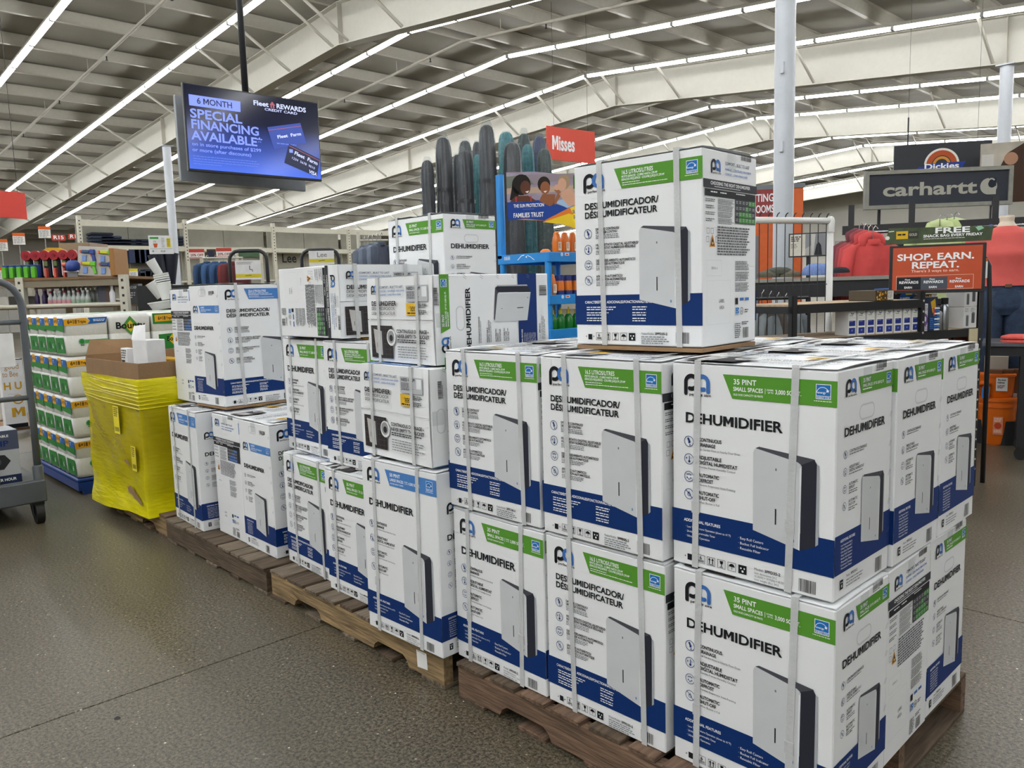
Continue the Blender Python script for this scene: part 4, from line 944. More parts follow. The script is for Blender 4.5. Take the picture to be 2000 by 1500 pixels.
for x, y, zt in ((-.02, .0, zs[4]), (-Wd+.02, .0, top), (-.02, Dd-.03, zs[4]+.2), (-Wd+.02, Dd-.03, zs[4]+.2)): MB().lathe([(.024, 0), (.024, zt)], 14, x, y+.012).build('post', M_SUN, sd, smooth=60)
MB().box(-Wd-.012, -.012, zs[4], -Wd+.035, .0, top, .003).build('side_fin', M_SUN, sd)
a = Art()
for k, z in enumerate(zs[3:]):
    a = Art(); a.circ(120, 38, 14, 'bcd8f0', 1).rect(150, 28, 196, 46, 'e8e8e8', 1).rect(158, 33, 188, 41, 'c03a2a', 2).rect(330, 28, 376, 46, 'e8e8e8', 1).rect(338, 33, 368, 41, 'c03a2a', 2); a.build('price_strip', sd, (.0125, 0, z+.05), (0, 0, math.pi/2))
a = Art(); a.greek(60, 20, 70, 3, 9, WH, .5).line([(200, 50), (240, 20), (270, 16)], 5, WH).line([(300, 20), (330, 30), (370, 55)], 4, WH).circ(290, 30, 7, WH); a.build('splash_print', sd, (-Wd, -.0125, zs[4]+.034))
hd = put('header_card', None, sd); q = at(992, 455, t=5.55); hd.location = (q.x-cp.x, q.y-cp.y, q.z); hd.rotation_euler = (0, 0, facing(1060)-.12)
Wh, Hh_ = .50, .415
hm = MB(); hm.prism([(0, .09), (.12, .10), (.25, .08), (.38, .04), (Wh, .0), (Wh, Hh_-.05), (Wh*.75, Hh_-.03), (Wh*.4, Hh_-.005), (0, Hh_)], 0, .006, 'y').build('card', mat('advert_photo_ground', '#8f8294', .5, var=.3, scale=9), hd)
a = Art(); Y = lambda y: y
a.poly([(0, 110), (0, 30), (140, 22), (190, 90)], '6d7468', 1).poly([(190, 95), (500, 60), (500, 30), (150, 25)], '8b7f86', 1).rect(0, 110, 500, 150, 'b49a86', 1)
a.poly([(0, 205), (0, 330), (120, 322), (260, 340), (430, 262), (330, 225), (220, 198), (100, 206)], '1d3f8c', 3)
a.poly([(60, 325), (250, 340), (430, 262), (500, 300), (500, 415), (400, 375), (250, 335), (150, 318)], 'd8762a', 2).poly([(250, 350), (430, 300), (500, 320), (500, 412), (390, 372)], 'e0c02a', 4)
a.circ(104, 90, 66, '1a1412', 4, 18, 72).poly([(40, 90), (20, 190), (70, 200), (90, 140)], '1a1412', 4).circ(132, 110, 36, '5a3526', 5, 16, 48).poly([(20, 205), (60, 165), (150, 165), (210, 205)], '5a3526', 5).rect(60, 172, 70, 206, 'a83a44', 6).rect(165, 168, 173, 206, 'a83a44', 6).poly([(130, 138), (158, 132), (146, 148)], 'e8e2dc', 6)
a.circ(262, 92, 44, '241a16', 4, 16, 52).circ(270, 118, 34, '8a5638', 5, 16, 44).poly([(225, 205), (250, 160), (340, 165), (330, 230), (300, 245)], '8a5638', 5).line([(330, 230), (372, 160), (340, 130)], 24, '94603f', 5).poly([(258, 140), (284, 138), (270, 152)], 'e8e2dc', 6)
a.circ(402, 84, 42, '9c8468', 4, 16, 50).circ(388, 100, 30, 'c79a80', 5, 16, 42).poly([(360, 160), (440, 130), (500, 190), (500, 240), (430, 250)], 'c79a80', 5).circ(352, 118, 20, 'c79a80', 6)
a.poly([(330, 215), (440, 190), (470, 240), (420, 262)], '9db8d4', 4)
a.text('THE SUN PROTECTION', 46, 243, 22, WH, 1, 214, 8).rect(110, 256, 190, 258, '6d86c0', 8).text('FAMILIES TRUST', 42, 312, 30, WH, 1, 214, 8)
a.poly([(440, 262), (500, 240), (500, 372), (450, 352), (462, 310)], 'e6c92e', 7).text('SUN', 456, 300, 22, '1d3f8c', 2, 40, 9).text('SOS', 462, 335, 22, '1d3f8c', 2, 36, 9)
a.build('advert_print', hd, (0, -.0005, Hh_))
M_OB = mat('orange_bottle', '#e2771c', .3); M_CAP = mat('blue_cap', '#22347c', .4); M_GB = mat('green_gel_bottle', '#1e8a34', .15, trans=.3); M_YC = mat('yellow_pump', '#c7b52c', .4)
def bottle(kind, label, loc, grp):
    o = thing('sunscreen_bottle' if kind != 'gel' else 'gel_bottle', label, 'bottle', loc, 0, grp)
    if kind == 'orange':
        MB().lathe([(.026, 0), (.031, .012), (.031, .11), (.027, .135), (.022, .15), (.020, .165), (.012, .172), (.001, .173)], 16).build('bottle_body', M_OB, o, smooth=50); Art().rect(0, 0, 34, 60, 'e8d9c4', 1).greek(5, 8, 24, 5, 8, 'a05a2a', .5).build('label_print', o, (.032, -.017, .10), (0, 0, math.pi/2))
    if kind == 'cap':
        MB().lathe([(.028, 0), (.031, .01), (.031, .10), (.026, .125)], 16).build('bottle_body', M_OB, o, smooth=50); MB().lathe([(.027, .1252), (.027, .165), (.001, .167)], 16).build('cap', M_CAP, o, smooth=50); MB().lathe([(.0315, .02), (.0315, .055)], 16, cap=False).build('label_band', M_CAP, o)
    if kind == 'gel':
        MB().lathe([(.028, 0), (.033, .01), (.033, .10), (.02, .125), (.013, .13)], 16).build('bottle_body', M_GB, o, smooth=50); MB().lathe([(.014, .1305), (.014, .16), (.006, .162), (.006, .18)], 12).build('pump', M_YC, o, smooth=50)
    return o
for k, (kind, z, lab, grp) in enumerate((('orange', zs[4], 'orange sunscreen bottle on the top shelf', 'top shelf bottles'), ('cap', zs[3], 'blue capped orange sunscreen bottle on the middle shelf', 'middle shelf bottles'), ('gel', zs[2], 'green gel bottle with yellow pump on the low shelf', 'low shelf bottles'))):
    for j in range(6): bottle(kind if not (kind == 'cap' and j == 0) else 'orange', lab+', %s from the front corner' % ('first', 'second', 'third', 'fourth', 'fifth', 'sixth')[j], (cp.x-.05, cp.y+.075+.085*j+(.06 if k == 0 else 0), z+.001), grp)
for j in range(4): bottle('cap', 'blue capped bottle in the second row, %s from the front' % ('first', 'second', 'third', 'fourth')[j], (cp.x-.135, cp.y+.09+.09*j, zs[3]+.001), 'middle shelf bottles')
ob = tag(MB().lathe([(.001, 0), (.03, .004), (.04, .02), (.036, .038), (.02, .05), (.001, .052)], 20).build('orange_ball', M_OB, None, (cp.x-.06, cp.y+.03, zs[4]+.001), smooth=True), 'round orange ball on the top blue shelf', 'ball')
# ------------------------------------------------------------ black boltless rack behind the near stack
RZ = R(41)
def frame_at(u, v, t): p = at(u, v, t=t); return p
rk = thing('boltless_rack', 'black boltless shelf rack behind the near carton stack', 'rack', (0, 0, 0), 0)
p0 = at(1552, 592, t=4.45); p1 = at(1915, 585, t=5.1); p1.z = p0.z = 1.25
ex = (p1-p0); ex.z = 0; LR = ex.length; ex.normalize(); ra = math.atan2(ex.y, ex.x)
rk.location = (p0.x, p0.y, 0); rk.rotation_euler = (0, 0, ra)
zr = [.12, .48, .80, 1.05, 1.25]; DR = .45; XM = LR*.66
def post(x, y, zt):
    m = MB(); m.box(x-.018, y-.003, 0, x+.018, y+.003, zt); m.box(x-.018, y-.003, 0, x-.013, y+.03, zt)
    return m.build('post', M_DARK, rk)
for x in (.0, XM, LR):
    for y in (0, DR): post(x, y, 1.30)
me_h2 = MB().lathe([(.007, 0), (.007, .0015)], 8).mesh('slot_hole', mat('slot_hole', '#b9b9b4', .6))
for x in (XM, LR):
    for k in range(18): put('slot_hole', me_h2, rk, (x+.004, -.0035, .12+.066*k), (R(90), 0, 0))
for z in zr:
    for a_, b_ in ((0, XM), (XM, LR)):
        if z == zr[-1] and a_ > 0: continue
        MB().box(a_+.018, -.004, z-.05, b_-.018, .012, z).build('beam', M_DARK, rk); MB().box(a_+.018, DR-.012, z-.05, b_-.018, DR+.004, z).build('beam', M_DARK, rk)
        MB().box(a_+.005, .012, z-.012, b_-.005, DR-.012, z+.002).build('shelf_board', mat('particle_board', '#b09a7d', .8, var=.15, scale=60), rk)
for x in (.0, LR):
    for z in zr: MB().box(x-.018, 0, z-.05, x+.018, DR, z-.01).build('end_beam', M_DARK, rk)
for z in (.44, .78, 1.02):
    s_ = MB().box(LR-.11, -.012, z-.07, LR-.03, -.006, z+.03).build('shelf_tag', mat('beige_tag', '#cbbf9d', .7), rk)
def on_rack(x, y, z): v = Matrix.Rotation(ra, 4, 'Z') @ Vector((x, y, z)); return (p0.x+v.x, p0.y+v.y, z)
a = Art(); a.rect(3, 3, 60, 150, 'e9e9e2', 1).ring(32, 14, 14, 5, '2b5aa8', 2, 20, 160, 10).greek(8, 32, 46, 1, 8, '4e8a4a', .6).frame(8, 44, 54, 54, 1.2, '9a8a6a', 2).rect(7, 64, 56, 96, '26337e', 2).greek(10, 68, 40, 1, 6, '8d98cc', .5, 3).rect(7, 106, 56, 142, '2b3a8a', 2).circ(32, 122, 6, '7a86c6', 3, 10); pr_b = a.mesh('box_print')
for i in range(8):
    x = XM*(.42+.074*i); c = thing('filter_box', 'white and blue filter box on the black rack, %s from the left' % ('first second third fourth fifth sixth seventh eighth'.split()[i]), 'box', on_rack(x+.032, .05, 1.053), ra, 'row of filter boxes')
    MB().box(-.032, -.03, 0, .032, .07, .153, .002).build('box_body', mat('white_board', '#dedede', .6), c); put('box_print', pr_b, c, (-.032, -.0301, .153))
def printed(name, label, x, y, z, w, d, h, col, draw, rz=0, cat='box', grp=None):
    c = thing(name, label, cat, on_rack(x, y, z), ra+rz, grp); MB().box(-w/2, -d/2, 0, w/2, d/2, h, .002).build('box_body', mat('board_'+col, '#'+col, .5), c)
    a = Art(); draw(a); a.build('box_print', c, (-w/2, -d/2, h)); return c
def d_gold(a):
    a.rect(0, 0, 150, 62, '4a3a22', 1); rg = random.Random(4)
    for _ in range(40): x, y = rg.uniform(8, 120), rg.uniform(6, 56); a.circ(x, y, rg.uniform(2, 6), rg.choice(('d79a2a', 'e8c86a', 'b8761e')), 2, 7)
    a.rect(100, 4, 150, 58, 'd8d6d0', 3).greek(104, 10, 40, 5, 8, '8a8680', .5, 4)
def d_blue(a): a.rect(0, 0, 200, 130, '1a4f94', 1).poly([(0, 0), (110, 0), (20, 130), (0, 130)], '14161c', 2).poly([(26, 20), (50, 14), (56, 34), (32, 40)], 'd9b52a', 3).rect(126, 0, 186, 44, 'd9c42a', 3).greek(132, 8, 48, 3, 11, K, .6, 4).text('JUMPER', 76, 86, 24, WH, 2, 90, 4).poly([(150, 130), (200, 110), (200, 130)], '6a9a4a', 3)
def d_dark(a): a.poly([(10, 30), (50, 10), (60, 70), (30, 100)], 'c9a22a', 2).poly([(30, 70), (62, 60), (60, 110), (40, 120)], 'd2553a', 3).greek(10, 130, 50, 6, 12, '3f7fd0', .5)
def d_cam(a): a.rect(8, 10, 70, 22, 'a03a2c', 1).greek(8, 30, 60, 3, 9, 'b8b4a8', .5).rect(12, 66, 70, 130, '6a5a3a', 1).greek(8, 140, 60, 5, 10, '7a7a52', .5)
def d_pur(a): a.greek(6, 10, 40, 4, 9, '7a7a80', .5).circ(26, 100, 22, '7a5a96', 1, 16, 40).circ(26, 95, 9, 'e2e0ea', 2, 12, 16).greek(6, 140, 40, 3, 9, '9a86b4', .5)
def d_blk(a): a.rect(6, 10, 54, 60, '2a2a2e', 1).greek(10, 16, 40, 4, 10, 'd8d8d8', .5, 3).text('500', 10, 100, 20, 'd8d8d8', 2, 40, 3)
zt_ = 1.253
printed('gold_light_box', 'flat box with golden leaf picture on top of the black rack', XM*.68, .10, zt_, .15, .2, .062, '4a4030', d_gold)
printed('jump_starter_box', 'blue and black boxed tool on the rack top', XM+.115, .30, 1.053, .22, .14, .268, '1d4f96', d_blue)
printed('dark_tool_box', 'dark blue tool box with red and yellow shapes on the rack', XM+.085, .05, 1.053, .075, .12, .21, '1c2740', d_dark)
printed('gold_light_box', 'second golden picture box above the steel bottle', XM+.262, .25, 1.2155, .13, .16, .062, '4a4030', d_gold)
printed('grey_stock_box', 'plain grey stock box under the second golden picture box', XM+.262, .25, 1.053, .13, .18, .16, '6d6f73', lambda a: a.greek(10, 20, 100, 5, 18, 'b5b7ba', .4))
printed('purple_bulb_box', 'slim white box with purple bulb picture on the rack', XM-.075+.10, .03, 1.053, .05, .06, .17, 'd9d9dc', d_pur)
printed('camo_tool_box', 'olive and black boxed tool beside the purple bulb box', XM+.085, .17, 1.053, .08, .08, .18, '33322a', d_cam)
printed('black_gadget_box', 'black boxed gadget reading 500 on the rack', XM+.145, .06, 1.053, .055, .06, .20, '17181c', d_blk)
for i, (x, h_) in enumerate(((XM+.165, .15), (XM+.225, .20))):
    c = thing('steel_bottle', ('short' if i == 0 else 'tall')+' brushed steel vacuum bottle with black cap on the rack', 'bottle', on_rack(x, -.0+.02, 1.053), 0)
    MB().lathe([(.024, 0), (.026, .006), (.026, h_*.7), (.018, h_*.8)], 18).build('bottle_body', mat('brushed_steel', '#a9acb0', .3, 1.), c, smooth=50); MB().lathe([(.02, h_*.8), (.021, h_), (.001, h_+.002)], 16).build('cap', M_DARK, c, smooth=50)
c = thing('coiled_cable', 'small stack of blue and white coiled rings on the rack', 'cable', on_rack(XM+.115, -.005, 1.053), 0)
for k in range(9): MB().lathe([(.018, .0), (.022, .004), (.022, .008), (.018, .012)], 14, z0=.0165*k).build('ring', mat('ring_blue' if k % 2 else 'ring_white', '#2d5fa8' if k % 2 else '#c9d2dc', .4), c, smooth=True)
def d_cyl(a):
    a.greek(8, 8, 40, 3, 9, '8a8a8a', .4).greek(66, 8, 40, 3, 9, '8a8a8a', .4)
    a.rect(22, 56, 46, 122, '66686c', 1).circ(34, 56, 12, '808286', 2, 14, 5).rect(74, 40, 104, 104, '55575b', 1).circ(89, 40, 15, '707276', 2, 14, 6)
for i, z in enumerate((1.053, 1.190)): printed('speaker_box', ('lower' if i == 0 else 'upper')+' white box with grey cylinder pictures at the rack end', LR-.085, .07, z, .125, .13, .136, 'dcdcdc', d_cyl)
for i, (z, col, lab) in enumerate(((.803, '3a3f48', 'dark boxed goods on the second rack shelf'), (.483, 'd8d4cc', 'pale boxed goods on the lower rack shelf'), (.123, '8a5a3a', 'brown boxed goods on the bottom rack shelf'))):
    for j in range(3): printed('stock_box', lab+', %s from the right end' % ('first', 'second', 'third')[j], LR-.10-.17*j, .15, z, .15, .2, .2, col, lambda a: a.rect(10, 10, 140, 60, '7a3a2a', 1).greek(12, 70, 120, 6, 14, 'c9c5ba', .5))

# sign frame over the rack
sg = thing('sign_frame', 'orange sign reading shop earn repeat in a black frame over the rack', 'sign', at(1736, 568, t=4.95), facing(1815)+.12)
MB().box(0, 0, -.02, .525, .02, .275, .003).build('frame', M_DARK, sg)
MB().box(.018, -.002, 0, .505, 0, .262).build('poster', mat('poster_orange', '#bb4a22', .45), sg)
a = Art(); a.text('SHOP. EARN.', 30, 82, 38, WH, 2, 420).text('REPEAT.', 110, 132, 38, WH, 2, 262).text('There\'s 3 ways to earn.', 110, 156, 15, 'f0c8b4', 1, 262)
a.frame(28, 176, 450, 262, 2, 'f0c8b4', 1).rect(30, 186, 165, 262, '23262c', 2).rect(165, 186, 310, 262, '4d525c', 2)
for x, t_ in ((44, 'REWARDS'), (180, 'REWARDS'), (322, 'REWARDS')): a.text('Fleet', x+32, 204, 9, WH, 1, 30, 3).text(t_, x, 224, 15, WH, 2, 108, 3).text('EARN', x+30, 254, 12, WH, 2, 44, 3)
a.build('poster_print', sg, (.012, -.0025, .265))
fr = put('topper', None, sg, (-.03, -.004, .285))
MB().prism([(0, 0), (.575, 0), (.585, .085), (.02, .10)], -.006, .002, 'y').build('topper_card', mat('camo_card', '#3c4a2c', .6, var=.4, scale=14), fr)
a = Art(); a.rect(62, 22, 128, 70, 'd0aa2a', 1).rect(128, 24, 186, 70, '3a3c34', 1).greek(70, 38, 50, 1, 12, K, .8, 3).text('GOLD', 134, 52, 14, 'b8b4a4', 2, 44, 3).text('FREE', 272, 44, 32, WH, 2, 190).text('SNACK BAG EVERY FRIDAY', 212, 66, 15, WH, 2, 316).greek(214, 74, 310, 1, 7, 'd8d8d0', .5)
a.poly([(490, 18), (520, 10), (536, 26), (506, 40)], '8fc0a0', 2).circ(14, 60, 12, 'e4e0da', 2).line([(20, 22), (50, 20)], 5, 'e4e0da', 2).poly([(560, 8), (578, 6), (576, 18), (564, 20)], '5a68a8', 2)
a.build('topper_print', fr, (0, -.0065, .10))
for x in (0, .5): MB().box(x, .003, -.30, x+.022, .018, -.0201).build('support', M_DARK, sg)
# black arched garment bar beside the sign
gb2 = thing('arched_bar', 'black arched garment rail beside the coral dressed mannequin', 'rail', (0, 0, 0))
q0 = at(1893, 498, t=5.2); q1 = at(1915, 500, t=5.2); q2 = at(1932, 520, t=5.2); q3 = at(1933, 600, t=5.2)
MB().tube([q0, q1, at(1925, 505, t=5.2), q2, q3, (q3.x, q3.y, 0)], .015, 10).build('rail_tube', M_DARK, gb2, smooth=True)
MB().tube([q0, (q0.x, q0.y, 0)], .012, 8).build('rail_leg', M_DARK, gb2, smooth=True)
cs = thing('price_card', 'small white card ending in N-UP hung beside the orange sign', 'sign', at(1897, 544, t=5.2), facing(1905)); MB().box(0, 0, 0, .09, .003, .13).build('card', mat('white_board', '#dedede', .6), cs)
Art().rect(0, 0, 90, 22, 'c8632c', 1).text('AN-UP', 4, 46, 15, K, 2, 76).text('ON', 8, 70, 15, K, 2, 26).greek(8, 84, 60, 3, 9, '6a6a6a', .5).build('card_print', cs, (0, -.0005, .13))
MB().tube([(.045, .001, .13), (.045, .001, .155)], .002, 5).build('hook', M_DARK, cs)

# ------------------------------------------------------------ white pipe frame with black wire grid
pf = thing('pipe_frame', 'white plastic pipe frame with a black wire grid hung in it', 'frame', (0, 0, 0))
M_PVC = mat('white_pvc', '#d8d8d4', .35, var=.02)
t_ = 5.3; A0 = at(1440, 427, t=5.0); A1 = at(1622, 434, t=t_); A0.z = A1.z = at(1560, 431, t=5.2).z
MB().tube([A0, A1], .021, 16).build('top_pipe', M_PVC, pf, smooth=True)
for P in (A0, A1):
    MB().tube([(P.x, P.y, P.z), (P.x, P.y, 0)], .021, 16).build('leg_pipe', M_PVC, pf, smooth=True); MB().lathe([(.027, -.075), (.028, 0), (.022, .02), (.012, .03)], 16, P.x, P.y, P.z).build('elbow', M_PVC, pf, smooth=60)
    MB().tube([(P.x-.25, P.y+.25, .022), (P.x+.25, P.y-.25, .022)], .021, 12).build('foot_pipe', M_PVC, pf, smooth=True)
for k in range(11):
    f_ = (k+.5)/11; P = A0.lerp(A1, f_)
    MB().tube([(P.x, P.y, P.z), (P.x, P.y, .6)], .0028, 6).build('grid_wire', M_DARK, pf)
    MB().tube([(P.x, P.y, P.z+.022), (P.x+.008, P.y, P.z+.04), (P.x+.02, P.y, P.z+.048)], .004, 5).build('tie_tail', M_DARK, pf)
for z in (A0.z-.42, A0.z-.8): MB().tube([(A0.x, A0.y, z), (A1.x, A1.y, z)], .0028, 6).build('grid_wire', M_DARK, pf)
for k in range(4):
    P = A0.lerp(A1, .2+.24*k); MB().lathe([(.0225, -.006), (.024, 0), (.0225, .006)], 14, cap=False).build('tie_band', mat('grey_tie', '#a9a9a4', .6), pf, P, (math.pi/2, 0, ra))

# ------------------------------------------------------------ apparel corner: signs, hoodies, tables, mannequin
ch = thing('brand_sign', 'grey framed navy sign with pale lowercase lettering and round logo', 'sign', (-1.93, 6.403, 2.033), R(40.5))
M_LF = mat('weathered_grey_wood', '#8b8a82', .7, var=.12, scale=20)
for b in ((-.65, -.03, 0, .65, .03, .035), (-.65, -.03, .315, .65, .03, .35), (-.65, -.03, .035, -.615, .03, .315), (.615, -.03, .035, .65, .03, .315)): MB().box(*b).build('frame_board', M_LF, ch)
MB().box(-.615, -.012, .035, .615, .02, .315).build('panel', mat('navy_panel', '#262b36', .5), ch)
a = Art(); CL = 'a9a79c'; a.text('carhartt', 160, 232, 112, CL, 2, 830)
a.circ(1095, 178, 74, CL, 2, 26).poly([(1095, 104), (1160, 104), (1160, 252), (1095, 252)], '262b36', 3).poly([(1095, 252), (1160, 252), (1160, 178), (1095, 178)], CL, 4).circ(1124, 158, 34, '262b36', 5, 18).ring(1118, 140, 36, 14, CL, 6, 180, 330, 14)
a.build('sign_lettering', ch, (-.65, -.0125, .35))
for x in (-.5, .5): MB().box(x-.012, .03, -2.033, x+.012, .05, .3).build('support_post', M_DARK, ch)
dk = thing('brand_sign', 'black sign with an orange horseshoe logo behind the navy sign', 'sign', at(1745, 352, t=9.5), facing(1825)+.25)
MB().box(0, 0, 0, 1.05, .03, .40).build('panel', mat('black_panel', '#1d2027', .5), dk)
a = Art(); a.ring(520, 250, 190, 26, 'e4e0d8', 1, 180, 360, 24).ring(520, 250, 166, 60, 'b0512c', 2, 180, 360, 24).ring(520, 250, 96, 30, 'c98a3a', 2, 180, 360, 24).poly([(270, 262), (330, 262), (330, 235), (780, 225), (740, 300), (250, 300)], '2b3f8c', 3).text('Dickies', 330, 298, 62, WH, 2, 380, 5); a.build('sign_lettering', dk, (0, -.0005, .40))
MB().tube([(.15, .015, .4), (.15, .015, .72)], .009, 8).build('hanger_rod', M_DARK, dk)
for x in (.15, .9): MB().tube([(x, .015, .4), (x, .015, z_purlin(dk.location.x)+.3-dk.location.z)], .002, 5).build('hanger_wire', M_DARK, dk)
ph = thing('photo_panel', 'large lifestyle photo panel at the right edge above the navy sign', 'sign', at(1912, 398, t=9.0), facing(1960)+.25)
MB().box(0, 0, 0, .9, .03, .66).build('panel', mat('photo_wall', '#a9a294', .5, var=.25, scale=5), ph)
a = Art(); a.rect(10, 120, 130, 300, 'c4c2bc', 1).poly([(180, 300), (260, 120), (420, 20), (620, 10), (620, 660), (220, 660)], '3f2c22', 2).circ(300, 180, 70, 'a87f66', 3).rect(0, 330, 900, 660, '2e2c30', 1); a.build('photo_print', ph, (0, -.0005, .66))
# wall rail with hanging clothes
gr = thing('garment_rail', 'long black wall rail hung with coral and lime hoodies', 'rail', at(1645, 455, t=7.3), facing(1800)+.1)
zb = gr.location.z; MB().box(0, -.02, -.02, 1.75, .02, .06).build('rail_beam', M_DARK, gr); MB().box(0, -.02, -.17, 1.75, .02, -.10).build('rail_beam', M_DARK, gr)
for x in (.05, .55, 1.2, 1.7): MB().box(x, .02, -zb, x+.05, .06, .25).build('rail_post', M_DARK, gr)
MB().box(0, .07, -zb, 1.75, .09, -.1).build('back_board', mat('dark_backing', '#33353a', .7), gr)
MB().tube([(.1, -.25, -.02), (1.7, -.25, -.02)], .010, 8).build('chrome_bar', mat('chrome', '#b8babd', .2, 1.), gr, smooth=True)
def garment(label, loc, rz, col, w=.52, h=.70, sleeve=.62, hood=True, cat='hoodie', thick=.10, group='hanging clothes'):
    m_ = mat('cloth_'+col, '#'+col, .9, var=.12, scale=8, bump=.5, bscale=14)
    o = thing('hanging_'+cat, label, cat, loc, rz, group)
    hw = ((0, .10), (.02, .18), (.06, .43), (.10, .48), (.3, .455), (.6, .47), (.95, .49), (1, .46)); sd_ = len(label)*.37
    def body(u, v):
        a = u*2*math.pi; z = -h*v
        for (a0, b0), (a1, b1) in zip(hw, hw[1:]):
            if v <= a1: k = b0+(b1-b0)*(v-a0)/(a1-a0); break
        x = math.copysign(abs(math.cos(a))**.8, math.cos(a))*w*k; y = math.sin(a)*thick*(.45+.55*min(1, v*4))*(1+.22*math.sin(4*a+v*5+sd_)+.12*math.sin(9*a-v*8))
        return (x, y, z-.02*(1-abs(math.cos(a)))*(v < .05))
    MB().grid(body, 32, 20).build('torso', m_, o, smooth=True)
    for s in (-1, 1):
        MB().tube([(s*w*.36, 0, -h*.075), (s*w*.47, 0, -h*.14), (s*w*.53, -.01, -h*.32), (s*w*.55, -.02, -h*.55), (s*w*.54, -.03, -sleeve)], [.03, .055, .05, .043, .036], 10).build('sleeve', m_, o, smooth=True)
    if hood: MB().tube([(-.10, -.01, -.05), (-.07, .03, .02), (0, .05, .04), (.07, .03, .02), (.10, -.01, -.05)], [.03, .045, .05, .045, .03], 10).build('hood', m_, o, smooth=True); MB().box(-.13, -thick-.004, -h*.84, .13, -thick*.8, -h*.60, .01).build('pouch_pocket', m_, o)
    MB().lathe([(.055, -.035), (.062, -.005), (.05, .012)], 14, 0, 0, 0, cap=False).build('collar', m_, o, smooth=True)
    MB().tube([(0, 0, .0), (0, 0, .10), (.02, 0, .125), (.04, 0, .10)], .004, 6).build('hanger_hook', mat('chrome', '#b8babd', .2, 1.), o)
    return o
for i in range(4):
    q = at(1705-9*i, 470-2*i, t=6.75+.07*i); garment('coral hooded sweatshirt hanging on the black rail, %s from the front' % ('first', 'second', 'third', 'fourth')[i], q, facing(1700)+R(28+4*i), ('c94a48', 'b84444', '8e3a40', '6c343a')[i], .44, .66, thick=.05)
for i in range(3):
    q = at(1835+14*i, 446-2*i, t=6.9+.07*i); garment('pale lime hooded sweatshirt behind the orange sign, %s from the left' % ('first', 'second', 'third')[i], q, facing(1840), ('c5d49a', 'b9cb8c', 'c9d6a4')[i], .46, .62, thick=.04)
# long shop table with caps and framed posters
tb2 = thing('display_table', 'low dark table of folded clothes behind the pipe frame', 'table', at(1490, 545, t=6.6), facing(1560))
zt2 = tb2.location.z; MB().box(-.2, 0, -.03, 1.0, .7, 0).build('table_top', M_LF, tb2); MB().box(-.2, .02, -.16, 1.0, .68, -.03).build('apron', M_DARK, tb2)
for x in (-.17, .95):
    for y in (.04, .64): MB().box(x, y, -zt2, x+.05, y+.05, -.16).build('leg', M_DARK, tb2)
def mound(name, label, loc, rx, ry, h_, col, cat, rz=0, grp=None):
    o = MB().lathe([(1, 0), (1.0, h_*.3), (.9, h_*.6), (.6, h_*.9), (.001, h_)], 18).build(name, mat('cloth_'+col, '#'+col, .9, var=.15, scale=9, bump=.5, bscale=16), None, loc, (0, 0, rz), smooth=True); o.scale = (rx, ry, 1); return tag(o, label, cat, grp)
q = at(1597, 537, t=6.7); mound('folded_shirt', 'light blue folded shirt heaped on the dark table', q, .13, .12, .10, '6f86b8', 'shirt')
q = at(1640, 533, t=6.6); mound('baseball_cap', 'dark cap lying at the end of the dark table', q, .08, .07, .05, '22252c', 'cap')
for i in range(3): q = at(1505+16*i, 541-6*(i % 2), t=6.9); mound('folded_shirt', 'olive folded shirt at the left of the dark table, %s along' % ('first', 'second', 'third')[i], q, .11, .14, .06, ('5a5648', '4d4f45', '6a6452')[i], 'shirt', grp='folded olive shirts')
def poster(label, p, th, w_, h_, draw, ground='d6d2c4', border='34363a', stand=True):
    s = thing('framed_poster', label, 'poster', p, th); MB().box(0, 0, 0, w_, .02, h_, .003).build('frame', mat('board_'+border, '#'+border, .5), s)
    MB().box(.012, -.002, .012, w_-.012, 0, h_-.012).build('picture', mat('board_'+ground, '#'+ground, .5), s); a = Art(); draw(a); a.build('poster_print', s, (0, -.0025, h_))
    if stand: MB().box(w_/2-.02, .02, -p[2], w_/2+.02, .04, h_*.5).build('stand', M_DARK, s)
    return s
poster('framed black and white outdoor photo with cream text panel', at(1540, 503, t=7.6), facing(1575), .36, .225, lambda a: a.greek(22, 30, 90, 3, 18, '55524c', .6).greek(22, 100, 60, 4, 12, '6a6862', .4).rect(150, 14, 346, 212, '8d8f92', 1).poly([(230, 212), (250, 110), (270, 90), (290, 120), (300, 212)], '2e3034', 2).poly([(150, 212), (150, 150), (200, 120), (230, 212)], 'b4b2ac', 2).poly([(200, 14), (240, 14), (225, 212), (205, 212)], 'c9c7c2', 2))
poster('framed grey poster with dark phone picture beside the coral hoodies', at(1630, 520, t=7.0), facing(1650), .20, .22, lambda a: a.greek(14, 40, 60, 2, 20, '3a3c40', .6).greek(14, 110, 60, 4, 14, '5a5c60', .4).rect(110, 24, 160, 190, '23262e', 1), '9b9c98', '8a8c88')
# fitting room wall
fw = thing('fitting_room_sign', 'orange fitting rooms panel behind the white column', 'sign', at(1440, 505, t=11.), facing(1510)+.1)
MB().box(0, 0, -fw.location.z, .86, .06, .92).build('panel', mat('fitting_orange', '#cf5f22', .5), fw); MB().box(-.02, -.01, .92, .88, .07, .98).build('cap_rail', mat('grey_rail', '#6f7276', .5), fw); MB().box(0, -.004, .56, .50, 0, .92).build('sign_board', mat('fitting_maroon', '#8e2f2e', .5), fw)
Art().text('FITTING', 120, 160, 100, WH, 1, 360).text('ROOMS', 190, 310, 100, WH, 1, 290).build('sign_lettering', fw, (0, -.0045, .92)); MB().box(.02, -.006, -1.0, .28, 0, .30).build('door_leaf', mat('grey_rail', '#6f7276', .5), fw); MB().box(.60, -.006, -1.0, .70, 0, .30).build('door_leaf', mat('grey_rail', '#6f7276', .5), fw)
